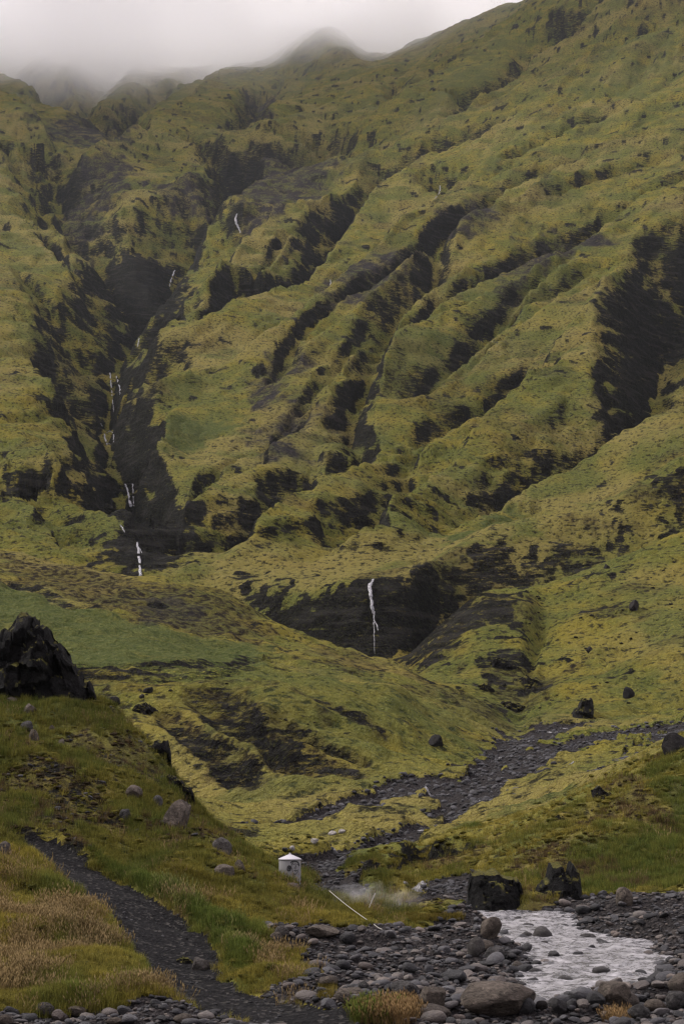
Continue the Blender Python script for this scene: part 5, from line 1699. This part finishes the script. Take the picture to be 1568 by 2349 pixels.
# stones in the upper stream beds
nb_ = 40000
yy = 62 * (240 / 62) ** rg.random(nb_)
xx = yy * rg.uniform(-.25, .27, nb_)
bw = mask_at(BEDW, xx, yy)
ok = bw < 1.12
xx, yy = xx[ok], yy[ok]
n = len(xx)
rr = (.035 + .20 * rg.random(n) ** 2.6) * np.clip(yy / 90, .7, 1.6)
zz_ = z_at(xx, yy)
scatter('stream_stones', np.stack([xx, yy, zz_ + .15 * rr], -1), np.stack([rr * 2, rr * 1.7, rr * 1.3], -1), np.stack([rg.normal(0, .25, n), rg.normal(0, .25, n), rg.uniform(0, 6.28, n)], -1), rg.integers(0, 6, n), np.ones((n, 4)), dark_src, 'dark stones filling the upper stream beds', 'stones')

# chips of stone on the footpath and brown hillside
nb_ = 9000
yy = 25 * (78 / 25) ** rg.random(nb_)
xx = yy * rg.uniform(-.25, .05, nb_)
dm, hm = mask_at(DIRT, xx, yy), mask_at(HEATH, xx, yy)
pm = mask_at(PTH, xx, yy)
ok = ((dm > .5) & (rg.random(nb_) < np.where(pm > .7, .6, .15))) | ((hm > .45) & (rg.random(nb_) < .5) & (mask_at(GRAVEL, xx, yy) < .5))
xx, yy, dm = xx[ok], yy[ok], dm[ok]
n = len(xx)
rr = np.where(dm > .5, .012 + .035 * rg.random(n) ** 3, .03 + .10 * rg.random(n) ** 3)
scatter('stone_chips', np.stack([xx, yy, z_at(xx, yy) + .2 * rr], -1), np.stack([rr * 2.4, rr * 2, rr * 1.2], -1), np.stack([rg.normal(0, .2, n), rg.normal(0, .2, n), rg.uniform(0, 6.28, n)], -1), rg.integers(0, 6, n), np.ones((n, 4)), dark_src, 'loose stone chips on the footpath and hillside', 'stones')

# dark boulders dotted over the moss of the right hill and the middle hill
DOT = [(1150 + rg.random() * 420, 1290 + rg.random() * 340) for _ in range(95)] + [(230 + rg.random() * 700, 1560 + rg.random() * 260) for _ in range(45)] + [(1150 + rg.random() * 400, 1760 + rg.random() * 240) for _ in range(24)]
dot_me = [rock_mesh('dotted_boulder_%d' % k, 800 + k, 3, 8, .25, .9) for k in range(5)]
for q in dot_me:
    q.materials.append(M_MOSSY)
nd_ = 0
for i, (px_, py_) in enumerate(DOT):
    low = py_ > 1755 and px_ > 1150
    h = hit(px_, py_, 55 if low else 118, 420)
    if h[1] > 400 or mask_at(GRAVEL, h[0], h[1]) > .5 or (not low and px_ > 1150 and h[1] < 225):
        continue
    s_ = K * h[1] * (3.5 + 9 * rg.random() ** 3)
    o = bpy.data.objects.new('hillside_rock', dot_me[i % 5])
    o.scale = (s_, s_ * .8, s_ * .55)
    o.location = (h[0], h[1], h[2] + s_ * .10)
    o.rotation_euler = (0, rg.normal(0, .2), rg.uniform(0, 6.28))
    COL.objects.link(o)
    if low:
        tag(o, 'little dark rock in the grass of the lower right slope', 'rock', 'rocks on the lower right slope')
    elif px_ > 1100:
        bd = 'high on the yellow right hill' if py_ < 1400 else ('halfway up the yellow right hill' if py_ < 1510 else 'low on the yellow right hill above the stream')
        sd_ = 'towards the gorge' if px_ < 1350 else 'towards the picture edge'
        tag(o, 'little dark rock ' + bd + ', ' + sd_, 'rock', 'rocks dotted ' + bd + ' ' + sd_)
    elif px_ < 560:
        tag(o, 'little dark rock on the left front of the middle hill', 'rock', 'rocks on the left of the middle hill')
    else:
        tag(o, 'little dark rock on the right front of the middle hill', 'rock', 'rocks on the right of the middle hill')


# ------------------------------------------------------------------ grass
def blade_material():
    m, t = mat('grass_blade')
    ti = t.n('Attribute', attribute_type='INSTANCER', attribute_name='tint').outputs['Color']
    bl = t.attr('blade').outputs['Fac']
    hs = t.n('HueSaturation')
    t.put(hs.inputs['Color'], ti)
    t.put(hs.inputs['Value'], t.ramp(bl, 0.0, 1.0, .55, 1.5))
    d1 = t.n('BsdfDiffuse')
    t.put(d1.inputs['Color'], hs.outputs['Color'])
    d2 = t.n('BsdfTranslucent')
    t.put(d2.inputs['Color'], hs.outputs['Color'])
    ms = t.n('MixShader')
    ms.inputs[0].default_value = .3
    t.t.links.new(d1.outputs[0], ms.inputs[1])
    t.t.links.new(d2.outputs[0], ms.inputs[2])
    o = t.n('OutputMaterial')
    t.t.links.new(ms.outputs[0], o.inputs['Surface'])
    return m


M_BLADE = blade_material()


def tuft_mesh(name, seed, count, hgt, spread_, wid, lean, heads=False):
    r = np.random.default_rng(seed)
    V, F, A = [], [], []
    for b in range(count):
        a0, rad = r.uniform(0, 6.28), spread_ * math.sqrt(r.random())
        bx_, by_ = rad * math.cos(a0), rad * math.sin(a0)
        dr = a0 + r.normal(0, .8)
        h = hgt * r.uniform(.5, 1.1)
        ln = lean * h * r.uniform(.2, 1.2)
        fx, fy = math.cos(dr), math.sin(dr)
        sx_, sy_ = -fy * wid, fx * wid
        s0 = len(V)
        m_ = .45
        V += [(bx_ - sx_, by_ - sy_, -.03), (bx_ + sx_, by_ + sy_, -.03),
              (bx_ + fx * ln * .3 + sx_ * .8, by_ + fy * ln * .3 + sy_ * .8, h * .55), (bx_ + fx * ln * .3 - sx_ * .8, by_ + fy * ln * .3 - sy_ * .8, h * .55),
              (bx_ + fx * ln, by_ + fy * ln, h)]
        F += [(s0, s0 + 1, s0 + 2), (s0, s0 + 2, s0 + 3), (s0 + 3, s0 + 2, s0 + 4)]
        v_ = r.random()
        A += [v_] * 5
        if heads and r.random() < .7:
            s1 = len(V)
            c_ = np.array((bx_ + fx * ln, by_ + fy * ln, h))
            for q in range(4):
                an = q / 4 * 6.28 + r.random()
                V.append(tuple(c_ + np.array((math.cos(an) * wid * 2.6, math.sin(an) * wid * 2.6, r.uniform(-.01, .02)))))
            V.append(tuple(c_ + np.array((fx * .012, fy * .012, .07))))
            V.append(tuple(c_ + np.array((0, 0, -.03))))
            for q in range(4):
                F += [(s1 + q, s1 + (q + 1) % 4, s1 + 4), (s1 + (q + 1) % 4, s1 + q, s1 + 5)]
            A += [min(1, v_ + .25)] * 6
    me_ = mesh_np(name, V, F, False)
    at = me_.attributes.new('blade', 'FLOAT', 'POINT')
    at.data.foreach_set('value', np.array(A, np.float32))
    me_.materials.append(M_BLADE)
    return me_


tufts = [tuft_mesh('tuft_a', 1, 26, .16, .13, .0045, .7), tuft_mesh('tuft_b', 2, 26, .13, .15, .005, .9), tuft_mesh('tuft_c', 3, 30, .22, .14, .0045, .6),
         tuft_mesh('tuft_d', 4, 16, .26, .16, .0034, .55, True), tuft_mesh('tuft_e', 5, 16, .32, .18, .0034, .6, True)]
t_src = [bpy.data.objects.new('tuft_source_%d' % k, q) for k, q in enumerate(tufts)]


def grass(name, n_try, d0, d1, u0, u1, keepf, label):
    yy = d0 * (d1 / d0) ** rg.random(n_try)
    xx = yy * rg.uniform(u0, u1, n_try)
    ok = (mask_at(GRAVEL, xx, yy) < .5) & (mask_at(PTH, xx, yy) > .90 + .3 * rg.random(n_try)) & (mask_at(RIV, xx, yy) > .3)
    ok &= rg.random(n_try) < keepf(xx, yy)
    ok &= np.hypot(xx - tx, (yy - td + 1.2) * .6) > 1.1
    xx, yy = xx[ok], yy[ok]
    n_ = len(xx)
    dry_ = mask_at(DRY, xx, yy)
    grn_ = mask_at(GREEN, xx, yy)
    hth_ = mask_at(HEATH, xx, yy)
    rnd_ = rg.random(n_)
    pick = rg.random(n_)
    seedy = pick < .62 * dry_ ** 1.3
    idx = np.where(seedy, rg.integers(3, 5, n_), np.where(grn_ > .4, 2 - (rnd_ < .3), rg.integers(0, 2, n_)))
    yel = np.array([.185, .150, .030]); olv = np.array([.120, .110, .028]); gre = np.array([.078, .100, .024]); red = np.array([.160, .110, .062]); brn = np.array([.085, .060, .030])
    mixv = np.clip(.5 + .6 * noise(xx / 1.7, yy / 2.2, 400) + .5 * (rnd_ - .5), 0, 1)[:, None]
    tint = yel * mixv + olv * (1 - mixv)
    g_ = np.clip(grn_ * .95 * (.6 + .8 * rg.random(n_)), 0, 1)[:, None]
    tint = tint * (1 - g_) + gre * g_
    tint = np.where(seedy[:, None], red * (.75 + .5 * rg.random((n_, 1))) * np.array([1, 1, 1]) * .75 + .25 * tint, tint)
    tint = np.where((hth_ > .5)[:, None] & (rnd_ < .6)[:, None], brn, tint)
    tint = tint * (.8 + .4 * rg.random((n_, 1)))
    bq = (mask_at(bank, xx, yy) > .12) & (noise(xx / 1.1, yy / 1.6, 77) > -.35)
    tint[bq] = tint[bq] * .35 + np.array([.066, .090, .020]) * .65 * (.7 + .6 * rg.random((int(bq.sum()), 1)))
    tint = tint * np.where((yy > 48) & (xx < 3), .78, 1.0)[:, None]
    s_ = rg.uniform(.7, 1.25, n_) * np.clip(yy / 42, .9, 1.35) * np.where(seedy, 1.0, 1.0)
    bk = mask_at(bank, xx, yy) > .25
    s_ = np.where(bk, s_ * (.75 + .5 * rg.random(n_)), s_)
    scatter(name, np.stack([xx, yy, z_at(xx, yy)], -1), np.stack([s_, s_, s_], -1), np.stack([rg.normal(0, .12, n_), rg.normal(0, .12, n_), rg.uniform(0, 6.28, n_)], -1), idx, np.concatenate([tint, np.ones((n_, 1))], 1), t_src, label, 'grass')
    return n_


def k_left(x, y):
    return np.clip(.35 + .9 * mask_at(DRY, x, y) + .8 * mask_at(GREEN, x, y) - .9 * mask_at(HEATH, x, y) + 1.0 * (mask_at(bank, x, y) > .1), .12, 1)


print('grass', grass('foreground_grass', 60000, 26, 50, -.27, .02, k_left, 'yellow and reddish seeding grass beside the footpath'),
      grass('hillside_grass', 46000, 47, 84, -.27, .05, lambda x, y: k_left(x, y) * .75, 'short tufted grass on the left hillside'),
      grass('bank_grass', 30000, 58, 100, .04, .27, lambda x, y: np.clip(.2 + .8 * mask_at(GREEN, x, y), 0, .8), 'short green grass on the lower right slope'))

# cushions of moss that make the near slopes lumpy
def hummock_material():
    m, t = mat('moss_cushion')
    ti = t.n('Attribute', attribute_type='INSTANCER', attribute_name='tint').outputs['Color']
    tc = t.n('TexCoord').outputs['Object']
    a = t.noise(tc, 5.0, 4, .7)
    b = t.noise(tc, 17.0, 3, .7)
    hs = t.n('HueSaturation')
    t.put(hs.inputs['Color'], ti)
    t.put(hs.inputs['Value'], t.ramp(b, .3, .7, .45, 1.5))
    c = t.mix(t.ramp(a, .50, .72, 0.0, .8), hs.outputs['Color'], (.030, .024, .014))
    t.bsdf(c, .95, .02, t.bump(t.math('ADD', a, b), 1.0, .12))
    return m


M_HUM = hummock_material()
hum_src = []
for k in range(5):
    q = rock_mesh('moss_cushion_%d' % k, 860 + k, 3, 2, .42, .3, .10)
    q.materials.append(M_HUM)
    hum_src.append(bpy.data.objects.new('hummock_source_%d' % k, q))
n_ = 70000
yy = 27 * (112 / 27) ** rg.random(n_)
xx = yy * rg.uniform(-.26, .26, n_)
ok = (mask_at(GRAVEL, xx, yy) < .4) & (mask_at(DIRT, xx, yy) < .4) & (mask_at(PTH, xx, yy) > 1.15) & (mask_at(RIV, xx, yy) > .5)
ok &= rg.random(n_) < np.clip(.45 + .6 * noise(xx / 5, yy / 7, 410) + .3 * mask_at(HEATH, xx, yy), .06, .9) * (1 - sstep(80, 112, yy))
ok &= np.hypot(xx - tx, (yy - td + 1.2) * .6) > 1.1
xx, yy = xx[ok], yy[ok]
n_ = len(xx)
gm, hm = mask_at(GREEN, xx, yy), mask_at(HEATH, xx, yy)
rn = rg.random((n_, 1))
tint = np.array([.150, .124, .022]) * rn + np.array([.070, .070, .018]) * (1 - rn)
tint = tint * (1 - .6 * gm[:, None]) + np.array([.058, .072, .020]) * .6 * gm[:, None]
tint = np.where((hm[:, None] > .4) & (rg.random((n_, 1)) < .65), np.array([.040, .030, .018]) * (.6 + rn), tint)
s_ = (.09 + .24 * rg.random(n_) ** 2) * np.clip(yy / 48, .8, 1.2) * np.where(hm > .4, .65, 1)
scatter('moss_cushions', np.stack([xx, yy, z_at(xx, yy) + .02 * s_], -1), np.stack([s_ * 1.5, s_ * 1.1, s_ * .62], -1), np.stack([rg.normal(0, .15, n_), rg.normal(0, .15, n_), rg.uniform(0, 6.28, n_)], -1), rg.integers(0, 5, n_), np.concatenate([tint, np.ones((n_, 1))], 1), hum_src, 'cushions of yellow and brown moss covering the near slopes', 'moss')

# the reddish tuft growing among the boulders at the bottom, and its smaller neighbours
for k_, (x0, x1, y0, y1, cnt, lab) in enumerate([(815, 945, 2318, 2348, 420, 'tall reddish and green grass clump among the boulders at the bottom'), (1388, 1440, 2335, 2352, 60, 'small orange grass tuft below the pool'), (900, 1060, 2098, 2112, 260, 'low dry yellow grass strip at the steaming bank'), (735, 765, 2262, 2290, 70, 'yellow-green moss tuft left of the brown-grey boulder')]):
    pts, tn, ix, sc_ = [], [], [], []
    for _ in range(cnt):
        h = hit(rg.uniform(x0, x1), rg.uniform(y0, y1), 22, 62)
        pts.append(h)
        gl = (h[0] / h[1] - sight(x0, y1)[0]) / (sight(x1, y1)[0] - sight(x0, y1)[0])
        base_ = np.array([.075, .088, .020]) if (k_ == 0 and rg.random() > gl * 1.3) else (np.array([.165, .108, .050]) if k_ < 2 else np.array([.135, .108, .028]))
        tn.append(np.append(base_ * rg.uniform(.7, 1.2), 1))
        ix.append(rg.integers(2, 5) if k_ < 2 else rg.integers(0, 3))
        sc_.append([rg.uniform(.7, 1.05) * (1.0 if k_ == 0 else .75)] * 3)
    n_ = len(pts)
    scatter('grass_clump', pts, sc_, np.stack([rg.normal(0, .12, n_), rg.normal(0, .12, n_), rg.uniform(0, 6.28, n_)], -1), ix, tn, t_src, lab, 'grass')

# ------------------------------------------------------------------ steam from the warm spring
sv, sf = _ico[3]
hs_ = hit(850, 2088, 44, 70)
me = mesh_np('steam', sv * np.array([2.1, 1.6, .62]) + np.array([hs_[0] + .2, hs_[1] + .8, hs_[2] + .35]), sf)
st_o = new_obj('steam', me)
m, t, v = volume_mat('steam_vapour')
v.inputs['Color'].default_value = (1, 1, 1, 1)
ns = t.noise(t.pos(), 1.3, 3, .6)
og = t.n('VectorMath', operation='SUBTRACT')
t.put(og.inputs[0], t.pos())
og.inputs[1].default_value = (hs_[0] + .2, hs_[1] + .8, hs_[2] + .35)
ln_ = t.n('VectorMath', operation='LENGTH')
t.put(ln_.inputs[0], t.scale_vec(og.outputs[0], (1 / 2.1, 1 / 1.6, 1 / .62)))
t.put(v.inputs['Density'], t.math('MULTIPLY', t.ramp(ns, .42, .68, 0.0, .22), t.ramp(ln_.outputs['Value'], 1.0, .35)))
me.materials.append(m)
st_o['kind'] = 'stuff'
st_o['label'] = 'wisp of white steam drifting beside the leaning stake'
st_o['category'] = 'steam'
